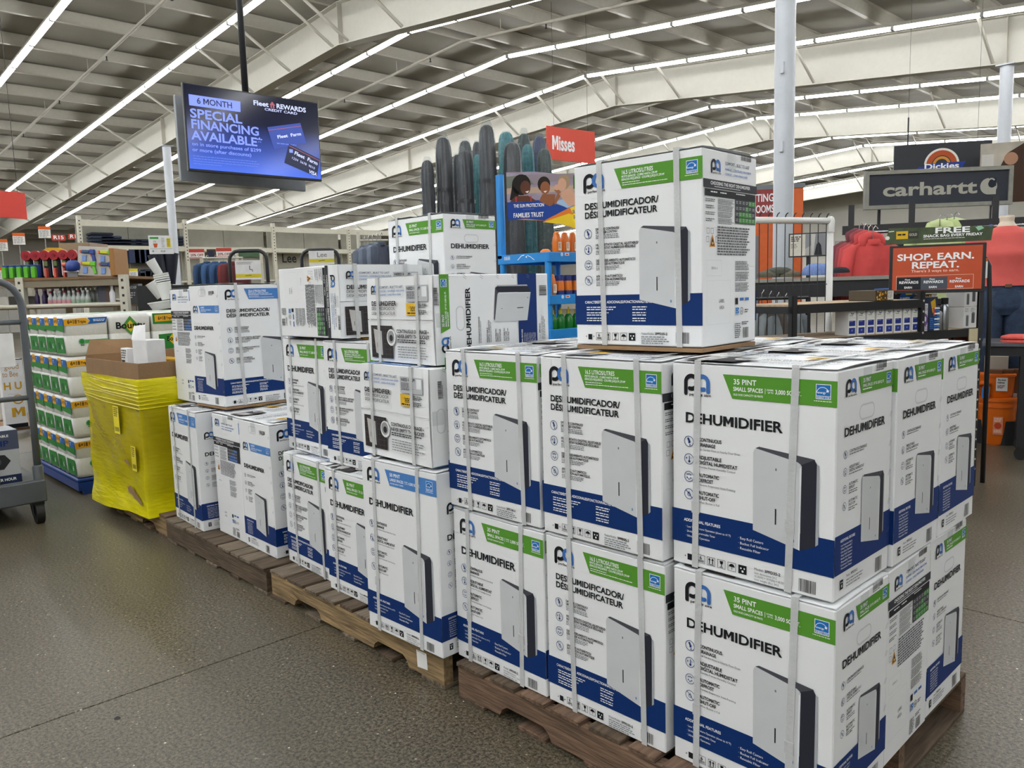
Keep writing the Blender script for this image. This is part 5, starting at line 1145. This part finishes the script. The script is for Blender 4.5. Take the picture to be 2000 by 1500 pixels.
# mannequin
SK = mat('mannequin_cream', '#d9cbb6', .45); M_TEE = mat('coral_jersey', '#d9605a', .85, var=.08, scale=6, bump=.4, bscale=9); M_JEAN = mat('dark_denim', '#2a3a52', .85, var=.25, scale=18, bump=.4, bscale=70)
q = at(1967, 424, t=6.5); mq = thing('mannequin', 'headless cream mannequin in a coral tee and dark jeans', 'mannequin', (q.x, q.y, 0), facing(1967)+R(12)); nz = q.z
def oval(u, v, prof):
    k = v*(len(prof)-1); i = min(int(k), len(prof)-2); f_ = k-i; P = [a_+(b_-a_)*f_ for a_, b_ in zip(prof[i], prof[i+1])]
    a_ = u*2*math.pi; return (P[0]*math.cos(a_), P[1]*math.sin(a_)+P[3], P[2])
TS = [(.075, .07, nz-.075, 0), (.12, .085, nz-.10, 0), (.195, .105, nz-.135, 0), (.205, .125, nz-.22, 0), (.195, .145, nz-.30, -.01), (.185, .13, nz-.40, 0), (.19, .125, nz-.50, 0), (.20, .13, nz-.56, 0)]
MB().grid(lambda u, v: oval(u, v, TS), 32, 28).build('tee_shirt', M_TEE, mq, smooth=True)
NK = [(.001, .001, nz+.012, 0), (.052, .05, nz+.01, 0), (.055, .055, nz, 0), (.052, .052, nz-.04, 0), (.075, .068, nz-.08, 0), (.09, .07, nz-.11, 0)]
MB().grid(lambda u, v: oval(u, v, NK), 24, 20).build('neck', SK, mq, smooth=True)
for s in (-1, 1):
    MB().tube([(s*.15, 0, nz-.14), (s*.215, 0, nz-.19), (s*.25, -.01, nz-.30), (s*.265, -.015, nz-.36)], [.07, .082, .078, .08], 16).build('sleeve', M_TEE, mq, smooth=True)
    MB().tube([(s*.255, -.012, nz-.33), (s*.28, -.03, nz-.45), (s*.29, -.08, nz-.60), (s*.28, -.12, nz-.70)], [.045, .042, .035, .028], 12).build('arm', SK, mq, smooth=True)
    MB().tube([(s*.28, -.12, nz-.70), (s*.275, -.14, nz-.76), (s*.27, -.15, nz-.83)], [.03, .04, .015], 10).build('hand', SK, mq, smooth=True)
    MB().tube([(s*.09, 0, nz-.60), (s*.10, 0, nz-.80), (s*.10, .0, nz-1.05), (s*.105, .01, .40), (s*.105, .02, .28)], [.115, .105, .085, .075, .08], 18).build('jean_leg', M_JEAN, mq, smooth=True)
    MB().box(s*.105-.04, -.14, .2, s*.105+.04, .07, .27, .015).build('shoe', M_DARK, mq)
JN = [(.17, .115, nz-.54, 0), (.18, .12, nz-.58, 0), (.20, .13, nz-.66, 0), (.195, .125, nz-.74, 0), (.12, .09, nz-.80, 0)]
MB().grid(lambda u, v: oval(u, v, JN), 28, 16).build('jean_hips', M_JEAN, mq, smooth=True); MB().box(-.02, -.13, nz-.575, .03, -.118, nz-.545, .003).build('belt_patch', mat('brown_leather', '#6a4a34', .6), mq)
MB().lathe([(.25, 0), (.25, .20)], 24).build('plinth', M_DARK, mq)
# black table by the mannequin, folded coral shirts, cartons below, buckets
q = at(1985, 668, t=5.95); bt = thing('display_table', 'black wheeled display table in front of the mannequin', 'table', (q.x, q.y, 0), facing(1960)); zt3 = q.z
MB().box(-.22, -.1, zt3-.03, .85, .42, zt3, .003).build('table_top', mat('table_grey_top', '#55575c', .4), bt); MB().box(-.20, -.08, zt3-.10, .83, .40, zt3-.03).build('apron', M_DARK, bt)
for x in (.03, .78):
    for y in (-.07, .36): MB().box(x, y, .09, x+.06, y+.05, zt3-.1).build('leg', M_DARK, bt); MB().tube([(x+.03, y, .045), (x+.03, y+.04, .045)], .045, 16).build('wheel', M_RUB, bt)
for i in range(2): q = at(1990, 661-11*i, t=5.95); mound('folded_tee', ('lower' if i == 0 else 'upper')+' folded coral tee on the black table', (q.x, q.y, zt3+.001+.028*i), .12, .12, .03, 'd95c54', 'shirt', grp='folded coral tees')
for i in range(3): q = at(1945+22*i, 700, t=6.6); o = simple_box('brown_carton', 'tall brown carton under the black table, %s from the left' % ('first', 'second', 'third')[i], 'carton', (q.x, q.y, 0), .10, .3, .62, '6e4c30', facing(1960), 'cartons under the table'); Art().rect(20, 200, 50, 240, 'c9ccd0', 1).build('label_print', o, (-.05, -.1505, .62))
M_BK = mat('orange_bucket', '#e06a10', .4, var=.05)
q = at(1943, 864, z=0); bu = thing('orange_bucket', 'lower orange plastic bucket standing on the floor', 'bucket', (q.x, q.y, 0), facing(1945))
MB().lathe([(.125, 0), (.13, .01), (.145, .31), (.155, .312), (.155, .335), (.146, .337), (.147, .36), (.158, .362), (.158, .385), (.14, .39)], 28).build('pail', M_BK, bu, smooth=40)
Art().rect(0, 0, 70, 150, 'd98a6a', 1).circ(35, 75, 26, 'c94a2a', 2).greek(8, 10, 54, 4, 9, 'f0d8c8', .5).greek(8, 110, 54, 3, 9, 'f0d8c8', .5).build('label_print', bu, (-.02, -.1445, .24))
b2_ = thing('orange_bucket', 'upper orange bucket with white label stacked on the other', 'bucket', (q.x-.01, q.y, .391), facing(1945))
MB().lathe([(.12, 0), (.125, .01), (.132, .17), (.142, .172), (.142, .19), (.13, .195)], 28).build('pail', M_BK, b2_, smooth=40)
Art().rect(0, 0, 80, 110, 'e4e2de', 1).text('Bucket', 12, 26, 14, K, 2, 56).greek(10, 36, 58, 2, 8, K, .6).greek(10, 62, 58, 3, 10, '7a3a44', .6).build('label_print', b2_, (.0, -.1365, .17))
MB().tube([(-.11, -.09, .10), (-.13, -.12, .11), (-.10, -.14, .12), (-.05, -.15, .12)], .018, 10).build('handle_grip', M_BK, b2_, smooth=True); MB().prism([(-.10, .0), (-.05, -.01), (-.04, .09), (-.07, .11), (-.095, .09)], -.155, -.150, 'y').build('blue_tag', mat('blue_tag', '#2f86d8', .4), b2_)
bg = simple_box('paper_bag', 'pale paper bag standing in the upper orange bucket', 'bag', (q.x-.02, q.y+.02, .587), .17, .10, .14, 'b9b0a2', facing(1945))
# grey jackets hanging low behind the frame
for i in range(4): q = at(1488+15*i, 598+2*i, t=6.2+.05*i); garment('grey jacket hanging low behind the pipe frame, %s from the left' % ('first', 'second', 'third', 'fourth')[i], q, facing(1500)+R(50), ('5d5650', '7d8488', '858c90', '6f767a')[i], .44, .6, .5, False, 'jacket', .035)
jr = thing('jacket_rail', 'short black rail carrying the low grey jackets', 'rail', at(1470, 584, t=6.2), facing(1500)); MB().tube([(0, 0, 0), (.42, .1, 0)], .012, 8).build('rail_tube', M_DARK, jr)
for x, y in ((0, 0), (.42, .1)): MB().tube([(x, y, 0), (x, y, -jr.location.z)], .012, 8).build('rail_leg', M_DARK, jr)
# ------------------------------------------------------------ far wall of clothing racks on the left
XW = -22.0
M_RACK = mat('putty_rack_paint', '#c9c5b4', .5, var=.04); M_BACK = mat('grey_back_panel', '#8d8b80', .85, var=.12, scale=3)
def wall_y(u, v=480): return at(u, v, x=XW).y
rw = thing('jeans_rack', 'tall putty coloured wall rack of jeans along the far left', 'rack', (XW, 0, 0))
ya, yb = wall_y(150), wall_y(770); zt4 = at(400, 438, x=XW).z; zs4 = at(480, 484, x=XW).z
ups = [157, 363, 534, 680, 765]
for k, u in enumerate(ups):
    y = wall_y(u); MB().box(-.02, y-.05, 0, .08, y+.05, zt4+.1).build('upright', M_RACK, rw)
    for j in range(12): MB().box(.0801, y-.015, zt4-.05-.09*j, .081, y+.015, zt4-.02-.09*j).build('slot_hole', M_DARK, rw)
for a_, b_ in zip(ups, ups[1:]):
    y0, y1 = wall_y(a_)+.05, wall_y(b_)-.05; n = 2
    for j in range(n): MB().box(-.55, y0+(y1-y0)*j/n+.01, zs4, -.5, y0+(y1-y0)*(j+1)/n-.01, zt4-.1).build('back_panel', M_BACK, rw); MB().box(-.55, y0+(y1-y0)*j/n+.01, .1, -.5, y0+(y1-y0)*(j+1)/n-.01, zs4-.1).build('back_panel', mat('pale_back_panel', '#a5a294', .8, var=.06), rw)
    MB().box(-.03, y0, zt4-.16, .05, y1, zt4).build('top_beam', M_RACK, rw); MB().box(-.5, y0, zs4-.13, .06, y1, zs4).build('shelf', M_RACK, rw)
    for z in (zs4-.95, zs4-1.4): MB().box(-.5, y0, z-.05, .06, y1, z).build('shelf', M_RACK, rw)
def d_lee(o, y, z):
    Art().text('Lee', 0, 0, 270, '3a3a38', 1, 520).build('wall_lettering', rw, (-.49, y, z), (0, 0, math.pi/2))
d_lee(rw, wall_y(546)+.30, at(546, 511, x=XW).z); d_lee(rw, wall_y(618)+.3, at(618, 512, x=XW).z)
MJ = ['1e2636', '232c3e', '2b3448', '191f2c']
def stack_of(label, u, v, x, w, n, cols, grp, cat='jeans'):
    p = at(u, v, x=x)
    for k in range(n):
        o = thing('folded_jeans', label+(', %s up' % ('first', 'second', 'third', 'fourth', 'fifth')[k] if n > 1 else ''), cat, (p.x, p.y, p.z+.085*k), 0, grp)
        MB().lathe([(.85, 0), (1, .02), (1, .06), (.9, .082)], 4).build('folded_body', mat('cloth_'+cols[k % len(cols)], '#'+cols[k % len(cols)], .9, var=.2, scale=12, bump=.4), o, (0, 0, 0), (0, 0, R(45)), smooth=30)
        o.scale = (.28, w/1.4, 1)
for i, (u, n, w) in enumerate(((197, 4, .55), (215, 3, .5), (233, 2, .5), (250, 2, .6), (283, 2, .6), (343, 3, .35))): stack_of('dark folded jeans on the far wall shelf, stack %s from the left' % ('one', 'two', 'three', 'four', 'five', 'six')[i], u, 480, XW-.2, w, n, MJ, 'jeans on the far shelf')
for i in range(6):
    p = at(259+11*i, 514, x=XW-.1); o = simple_box('denim_bundle', 'blue denim bundle in the far cubby, %s from the left' % ('first second third fourth fifth sixth'.split()[i]), 'jeans', (p.x, p.y, p.z), .35, .26, .36, ('22304e', '1d2740', '2a3a5c')[i % 3], 0, 'denim bundles')
for i in range(7):
    p = at(236+11*i, 549+.3*i, x=XW-.05); o = simple_box('denim_bundle', 'dark denim pile on the lower far shelf, %s from the left' % ('first second third fourth fifth sixth seventh'.split()[i]), 'jeans', (p.x, p.y, zs4-.95), .4, .28, .22+.05*(i % 3), ('1c2436', '2a3346', '222a3c')[i % 3], 0, 'denim on lower far shelf')
# mid floor clothing gondola with jackets, hoops and placards
gd = thing('clothing_gondola', 'putty clothing gondola with sale cards in the mid distance', 'rack', at(392, 488, t=14.5), facing(440)); gz_ = gd.location.z
for x in (0, .62, 1.05): MB().box(x-.03, 0, -gz_, x+.03, .06, .04).build('upright', M_RACK, gd)
MB().box(-.03, -.02, -.02, 1.08, .05, .04).build('top_rail', M_RACK, gd); MB().box(-.03, -.02, -.26, 1.08, .05, -.20).build('top_rail', M_RACK, gd); MB().box(-.03, .06, -gz_, 1.08, .08, -.1).build('back_panel', mat('pale_back_panel', '#a5a294', .8), gd)
Art().rect(0, 0, 160, 170, '4a3a34', 1).rect(20, 30, 120, 140, '2a2e44', 2).build('picture_card', gd, (.10, -.021, .01)); MB().box(.66, -.022, -.14, 1.02, -.018, .01).build('green_panel', mat('board_3f5f42', '#3f5f42', .6), gd)
def sale(s): Art().rect(0, 0, 260, 60, 'b5453a', 1).text('20% OFF', 20, 130, 44, '8a3a34', 2, 220).rect(0, 150, 260, 165, 'b5453a', 1).build('sign_lettering', s, (-.13, -.0085, .17))
for i, (u, v) in enumerate(((438, 503), (385, 505))):
    s = hang_sign(('right' if i == 0 else 'left')+' red and white twenty percent off card on the gondola', at(u, v, t=14.3), facing(u), .26, .17, 'e4e0da', sale, False)
    MB().tube([(0, .012, .1), (0, .03, .17), (0, .2, .17)], .004, 5).build('card_clip', M_DARK, s)
for i, (u, col) in enumerate(((404, '2c4666'), (420, '35557c'), (436, '2f4c72'), (452, '6e2c2c'), (458, '5a2628'))): garment(('denim blue' if i < 3 else 'dark red plaid')+' jacket hanging on the gondola, %s from the left' % ('first second third fourth fifth'.split()[i]), at(u, 512, t=13.9), facing(u)+R(25), col, .42, .62, .5, False, 'jacket', .05, 'jackets on the gondola')
jb = thing('jacket_rail', 'pale rail carrying the denim jackets in front of the gondola', 'rail', at(396, 504, t=13.9), facing(430)); MB().tube([(0, 0, 0), (.66, 0, 0)], .014, 8).build('rail_tube', M_RACK, jb)
for x in (.0, .66): MB().tube([(x, 0, 0), (x, .25, 0), (x, .25, -jb.location.z)], .016, 8).build('rail_leg', M_RACK, jb)
def hoop(label, ua, ub, v, t, low):
    A, B = at(ua, v, t=t), at(ub, v, t=t); B.z = A.z; d = (B-A).normalized(); z = A.z
    h_ = thing('black_hoop', label, 'rail', (A.x, A.y, 0)); r = .12; L_ = (B-A).length
    pts = [(0, 0, 0), (0, 0, z-r)] + [(d.x*r*(1-math.cos(R(a_))), d.y*r*(1-math.cos(R(a_))), z-r+r*math.sin(R(a_))) for a_ in (20, 45, 70, 90)]
    pts += [(d.x*L_-p[0], d.y*L_-p[1], p[2]) for p in pts[::-1]]
    MB().tube(pts, .024, 10).build('hoop_tube', M_DARK, h_, smooth=True); MB().tube([(-.25*d.y, .25*d.x, .02), (.25*d.y, -.25*d.x, .02)], .02, 8).build('foot', M_DARK, h_)
hoop('left one of the two black hoop rails in the middle distance', 447, 520, 491, 10.5, 560); hoop('right one of the two black hoop rails in the middle distance', 588, 661, 489, 10.5, 540)
def placard(label, u, v, t, w_, h_, draw):
    p = at(u, v, t=t); s = thing('price_placard', label, 'sign', p, facing(u)); MB().box(-w_/2, 0, 0, w_/2, .006, h_).build('card', mat('white_board', '#dedede', .6), s); a = Art(); draw(a); a.build('card_print', s, (-w_/2, -.0005, h_)); MB().tube([(0, .01, h_*.5), (0, .02, -p.z)], .006, 6).build('stem', M_DARK, s); return s
placard('white and yellow chair placard under the left black hoop', 486, 546, 10.4, .32, .25, lambda a: a.greek(20, 20, 200, 3, 12, '8a8a8a', .5).line([(180, 70), (180, 120), (210, 120), (215, 150)], 8, '3a3c44', 2).rect(0, 178, 320, 225, 'd4c43a', 1).line([(120, 200), (200, 192)], 6, K, 3))
placard('white and yellow lettered placard hung in the right black hoop', 629, 520, 10.3, .32, .20, lambda a: a.text('Lee', 100, 80, 60, '8a8a88', 1, 130).rect(0, 105, 320, 150, 'd4c43a', 1).line([(120, 132), (200, 122)], 6, K, 3))
placard('small yellow edged price card over the far denim', 262, 548, 12., .12, .18, lambda a: a.rect(0, 0, 120, 40, 'd4c43a', 1).greek(15, 60, 90, 4, 16, '8a8a8a', .5).rect(0, 150, 120, 180, 'd4c43a', 1))
for i in range(5): garment('grey blue striped shirt on the rail left of the upright carton, %s along' % ('first second third fourth fifth'.split()[i]), at(712+8*i, 482-2*i, t=9.6), facing(720)+R(60), ('5d6676', '6b7484', '555e6e', '727b8a', '4a5262')[i], .40, .62, .5, False, 'shirt', .03, 'striped shirts')
sr = thing('shirt_rail', 'pale steel shirt rail left of the upright carton', 'rail', at(700, 470, t=9.6), facing(720)); MB().tube([(0, 0, 0), (.42, .05, 0)], .014, 8).build('rail_tube', M_RACK, sr)
for x, y in ((0, 0), (.42, .05)): MB().tube([(x, y, .1), (x, y, -sr.location.z)], .022, 8).build('rail_leg', M_RACK, sr)

# ------------------------------------------------------------ white planters behind the paper towels
M_POT = mat('white_planter', '#d9dad6', .4, var=.02); M_BPOT = mat('black_planter', '#1c2230', .5, var=.1)
def planter(label, u, v, t, r_px, h_px, tilt, nest, m_, dirx=0):
    p = at(u, v, t=t); k = t/F_PX; r, h_ = r_px*k, h_px*k
    o = thing('planter_stack' if nest > 1 else 'planter', label, 'planter', p); o.rotation_euler = (0, tilt, facing(u)+dirx)
    MB().lathe([(r*.72, -h_), (r*.74, -h_+.004), (r*.97, -.012), (r*1.02, -.010), (r*1.02, 0), (r*.93, -.002), (r*.9, -.03), (.001, -.035)], 28).build('pot', m_, o, smooth=40)
    for j in range(1, nest): MB().lathe([(r*.96, .008*j+.010*(j-1)), (r*1.02, .008*j+.012*(j-1)), (r*1.02, .008*j+.012*(j-1)+.012), (r*.92, .008*j+.012*(j-1)+.012)], 28).build('nested_rim', m_, o, smooth=40)
    return o
planter('upper left white planter leaning out of the display', 293, 508, 7.7, 9.5, 34, R(-28), 1, M_POT); planter('nested white planters leaning in front, rims stacked', 318, 551, 7.4, 14, 34, R(-10), 5, M_POT)
planter('lower left white planter leaning beside the nested ones', 293, 552, 7.6, 10, 34, R(-30), 1, M_POT); planter('wide low white planter bowl above the towels', 314, 588, 7.3, 24, 16, R(-8), 1, M_POT)
planter('tall black planter standing behind the white ones', 304, 497, 8.0, 15, 60, R(-8), 1, M_BPOT); planter('second tall black planter behind, right of the other', 333, 494, 8.1, 15, 60, R(6), 1, M_BPOT)
p = at(312, 600, t=8.); pd = thing('planter_stand', 'dark stepped stand holding the leaning planters', 'stand', (p.x, p.y, 0), facing(312))
MB().box(-.25, -.35, 0, .32, .45, p.z-.06).build('lower_step', M_DARK, pd); MB().box(-.2, .1, p.z-.06, .32, .45, p.z+.22).build('upper_step', M_DARK, pd)
placard('white garden card with orange flower pot above the planters', 316, 496, 7.6, .215, .175, lambda a: a.rect(12, 14, 88, 34, '4d9a4c', 1).poly([(38, 76), (78, 76), (70, 114), (46, 114)], 'c4592c', 1).greek(40, 50, 34, 2, 10, '9a8a70', .5).greek(112, 24, 30, 6, 16, 'a0a0a0', .4).rect(158, 26, 192, 112, 'd2bf30', 1).greek(162, 34, 26, 6, 12, '8a7a1a', .4, 3).rect(10, 124, 205, 128, 'a0a0a0', 1).circ(34, 148, 9, '8a9a8a', 1).greek(100, 142, 50, 2, 10, '4a6a4a', .5))

# ------------------------------------------------------------ toy shelf rack on the left
tr = thing('toy_rack', 'tan steel rack of toys behind the paper towel pallet', 'rack', at(-40, 546, t=8.3), 0)
B_ = at(240, 546, t=8.3); A_ = tr.location.copy(); d_ = (B_-A_); d_.z = 0; LT = d_.length; ta = math.atan2(d_.y, d_.x); tr.rotation_euler = (0, 0, ta); zt5 = A_.z
tr.location.z = 0; M_TAN = mat('tan_rack_paint', '#857a66', .5, var=.06); zl = at(150, 596, t=8.3).z; DT = .9
MB().box(0, 0, zt5-.10, LT, .05, zt5-.028).build('beam', M_TAN, tr); MB().box(0, DT, zt5-.10, LT, DT+.05, zt5-.028).build('beam', M_TAN, tr); MB().box(0, -.01, zt5-.028, LT, DT+.05, zt5).build('shelf_board', mat('brown_shelf_board', '#7d6040', .8, var=.15), tr)
MB().tube([(0, .02, zl), (LT, .02, zl)], .022, 8).build('lower_rail', M_RACK, tr); MB().box(0, .03, zl-.03, LT, DT, zl-.012).build('shelf_board', mat('brown_shelf_board', '#7d6040', .8), tr); MB().box(0, .03, .12, LT, DT, .15).build('shelf_board', mat('brown_shelf_board', '#7d6040', .8), tr)
for x in (0, LT*.28, LT):
    for y in (0, DT):
        MB().box(x-.04, y-.02, 0, x+.04, y+.05, zt5+.01).build('upright', M_RACK, tr)
        if y == 0:
            for k in range(8): MB().box(x-.012, y-.0215, zt5-.06-.08*k, x+.012, y-.0201, zt5-.035-.08*k).build('slot_hole', M_DARK, tr)
def on_toy(u, dy, z): q = at(u, 540, t=8.3); x = (q-A_).dot(d_.normalized()); v = Matrix.Rotation(ta, 4, 'Z') @ Vector((x, dy, 0)); return (A_.x+v.x, A_.y+v.y, z)
TP = lambda n, c: mat('toy_'+n, '#'+c, .35)
for i in range(6):
    o = thing('dart_blaster_toy', 'toy blaster with big red drum on the shelf, %s from the left' % ('first second third fourth fifth sixth'.split()[i]), 'toy', on_toy(43+18.3*i, .12, zt5+.002), ta, 'red drum toys')
    MB().box(-.035, .02, 0, .035, .12, .24, .006).build('card_back', TP('navy', '22263a'), o); MB().tube([(0, -.02, .235), (0, .02, .235)], .052, 20).build('drum', TP('red', '9c1424'), o, smooth=40); MB().tube([(0, -.026, .235), (0, -.02, .235)], .02, 14).build('drum_hub', TP('darkred', '84101e'), o)
    MB().box(-.02, -.01, .12, .02, .02, .18, .004).build('grip', TP('olive', '5e6a3c'), o); MB().box(-.012, -.03, .0, .012, .02, .10, .004).build('barrel', TP('coral', 'd4604e') if i > 1 else TP('green', '62b82e'), o); MB().box(-.034, -.002, .02, -.026, .02, .22).build('white_rail', TP('white', 'd5d5da'), o)
for i in range(5):
    o = thing('foam_blaster_toy', 'toy with bright green foam block on the shelf, %s from the left' % ('first second third fourth fifth'.split()[i]), 'toy', on_toy(7+14.2*i, .03, zt5+.002), ta, 'green foam toys')
    MB().box(-.022, -.02, 0, .022, .03, .118, .005).build('foam_block', TP('green', '62b82e'), o); MB().box(-.036, .03, 0, .036, .08, .14, .005).build('blue_body', TP('blue', '24408c'), o); MB().box(-.02, .0, .1185, .02, .03, .13).build('top_rail', TP('blue', '24408c'), o)
o = thing('toy_launcher', 'blue round toy launcher beside the blaster card', 'toy', on_toy(139, .06, zt5+.002), ta); MB().lathe([(.06, .06), (.075, .09), (.07, .14), (.04, .17), (.001, .175)], 20).build('dome', TP('blue', '24408c'), o, smooth=True); MB().box(-.09, -.03, .05, .07, .03, .065).build('white_rim', TP('white', 'd5d5da'), o); MB().box(-.06, -.02, 0, .05, .03, .05).build('clear_base', TP('grey', '7a7c80'), o); MB().tube([(-.10, -.02, .13), (-.06, -.02, .13)], .022, 10).build('muzzle', TP('coral', 'd4604e'), o)
o = thing('toy_boat', 'yellow toy lying on top behind the red drums', 'toy', on_toy(78, .3, zt5+.27), ta); MB().prism([(-.11, 0), (.10, 0), (.12, .03), (.06, .055), (-.05, .058), (-.10, .03)], -.03, .03, 'y').build('yellow_shell', TP('yellow', 'd6a51e'), o); MB().box(-.1, -.04, -.268, .1, .04, 0).build('carton_below', M_KRAFT, o)
bc = thing('blaster_card', 'display card holding four toy blasters on the shelf end', 'toy', on_toy(184, .05, zt5+.002), ta); bc.rotation_euler = (R(-6), R(4), ta)
MB().box(-.205, 0, 0, .205, .05, .31, .004).build('card', mat('grey_card', '#b3aea6', .6), bc)
def gun(x, z, c1_, c2_, nm):
    g_ = MB().box(-.085, -.025, .03, .0, .0, .065, .006).build(nm, TP(*c1_), bc, (x, 0, z)); MB().box(.0, -.028, .02, .055, .0, .075, .008).build('receiver', TP(*c2_), g_); MB().prism([(.02, .02), (.05, .02), (.07, -.05), (.04, -.055)], -.022, 0, 'y').build('grip', TP(*c2_), g_); MB().box(-.10, -.022, .035, -.085, 0, .06).build('tip', TP('orange', 'd4552a'), g_); MB().prism([(.005, .02), (.02, .02), (.02, 0), (.01, 0)], -.015, 0, 'y').build('trigger', TP('coral', 'd4604e'), g_); MB().box(-.08, -.012, -.055, -.035, 0, .01, .002).build('dart_pack', TP('palblue', '6f8fc8'), g_)
gun(-.075, .205, ('slate', '2e4a72'), ('blue', '24408c'), 'blue_blaster'); gun(.12, .205, ('lime', 'c2c81e'), ('green', '62b82e'), 'lime_blaster'); gun(-.06, .08, ('lime', 'c2c81e'), ('green', '62b82e'), 'lime_blaster'); gun(.13, .08, ('slate', '2e4a72'), ('blue', '24408c'), 'blue_blaster')
o = simple_box('brown_board', 'upright brown board at the end of the toy shelf', 'board', on_toy(226, .10, zt5+.002), .05, .3, .28, '9a6c34', ta)
for i, (u, w_, h_, c_) in enumerate(((62, .26, .16, '8a7358'), (108, .34, .26, '8f7a60'), (22, .24, .10, '7d684e'))): simple_box('brown_carton', 'brown carton on the upper toy rack, %s from the right' % ('second', 'first', 'third')[i], 'carton', on_toy(u, .62, zt5+.002), w_, .4, h_+.12, c_, ta, 'cartons on the toy rack')
zi = zl-.010; CLB = mat('clear_bottle', '#aab0ac', .15, var=.25, scale=20); PUR = TP('purple', '3a2452')
for i in range(4):
    o = thing('purple_bottle', 'dark purple bottle under the toy shelf, %s from the left' % ('first second third fourth'.split()[i]), 'bottle', on_toy(58+7*i, .10+.1*(i % 2), zi), 0, 'purple bottles'); MB().lathe([(.022, 0), (.024, .01), (.024, .11), (.012, .14), (.011, .17)], 12).build('bottle_body', PUR, o, smooth=50); MB().lathe([(.013, .1701), (.013, .19)], 10).build('cap', TP('pink', 'a8729a'), o)
for i in range(18):
    r_, c_ = divmod(i, 9); o = thing('clear_bottle', 'clear bottle under the toy shelf, %s row, %s from the left' % (('front', 'back')[r_], 'first second third fourth fifth sixth seventh eighth ninth'.split()[c_]), 'bottle', on_toy(88+9.2*c_+4*r_, .07+.16*r_, zi), 0, 'clear bottles')
    MB().lathe([(.028, 0), (.03, .01), (.03, .09+.05*r_), (.014, .12+.06*r_), (.013, .145+.07*r_)], 12).build('bottle_body', CLB, o, smooth=50); MB().lathe([(.015, .1451+.07*r_), (.015, .165+.07*r_)], 10).build('cap', TP('white', 'd5d5da') if c_ % 3 else TP('red', 'b5182a'), o); MB().lathe([(.0305, .03), (.0305, .07)], 12, cap=False).build('label_band', TP('sage', '8aa08a') if c_ > 4 else TP('rose', 'c08a90'), o)
o = simple_box('grey_book_box', 'slate grey upright box under the toy shelf', 'box', on_toy(188, .15, zi), .08, .12, .27, '4a4a58', ta); o = simple_box('brown_book_box', 'brown upright box under the toy shelf', 'box', on_toy(199, .15, zi), .05, .12, .25, '5a4638', ta)
o = thing('white_bottle', 'white squeeze bottle at the right under the toy shelf', 'bottle', on_toy(211, .06, zi), 0); MB().lathe([(.026, 0), (.028, .01), (.028, .13), (.014, .16), (.012, .18), (.014, .2), (.001, .21)], 14).build('bottle_body', TP('white', 'd5d5da'), o, smooth=50)
o = simple_box('slate_sign_box', 'slate box with white lettering at the rack end', 'box', on_toy(228, .30, zi), .2, .1, .22, '5d6266', ta); Art().text('LAVENDER', 10, 50, 26, WH, 2, 180).greek(20, 90, 150, 3, 24, WH, .5).build('box_print', o, (-.1, -.0505, .22))
for i in range(3): simple_box('shelf_goods_box', ('white', 'dark', 'grey')[i]+' boxed goods at the far left under the toy shelf', 'box', on_toy(-8+18*i, .2, zi), .09, .2, .12, ('c9c6be', '3c3a38', '7d7a76')[i], ta)
# small things in the middle distance on the right edge of the toy aisle
simple_box('white_carton', 'plain white carton standing on the rack below the slate box', 'box', at(239, 606, t=9.2), .15, .15, .12, 'd8d8d4', 0)
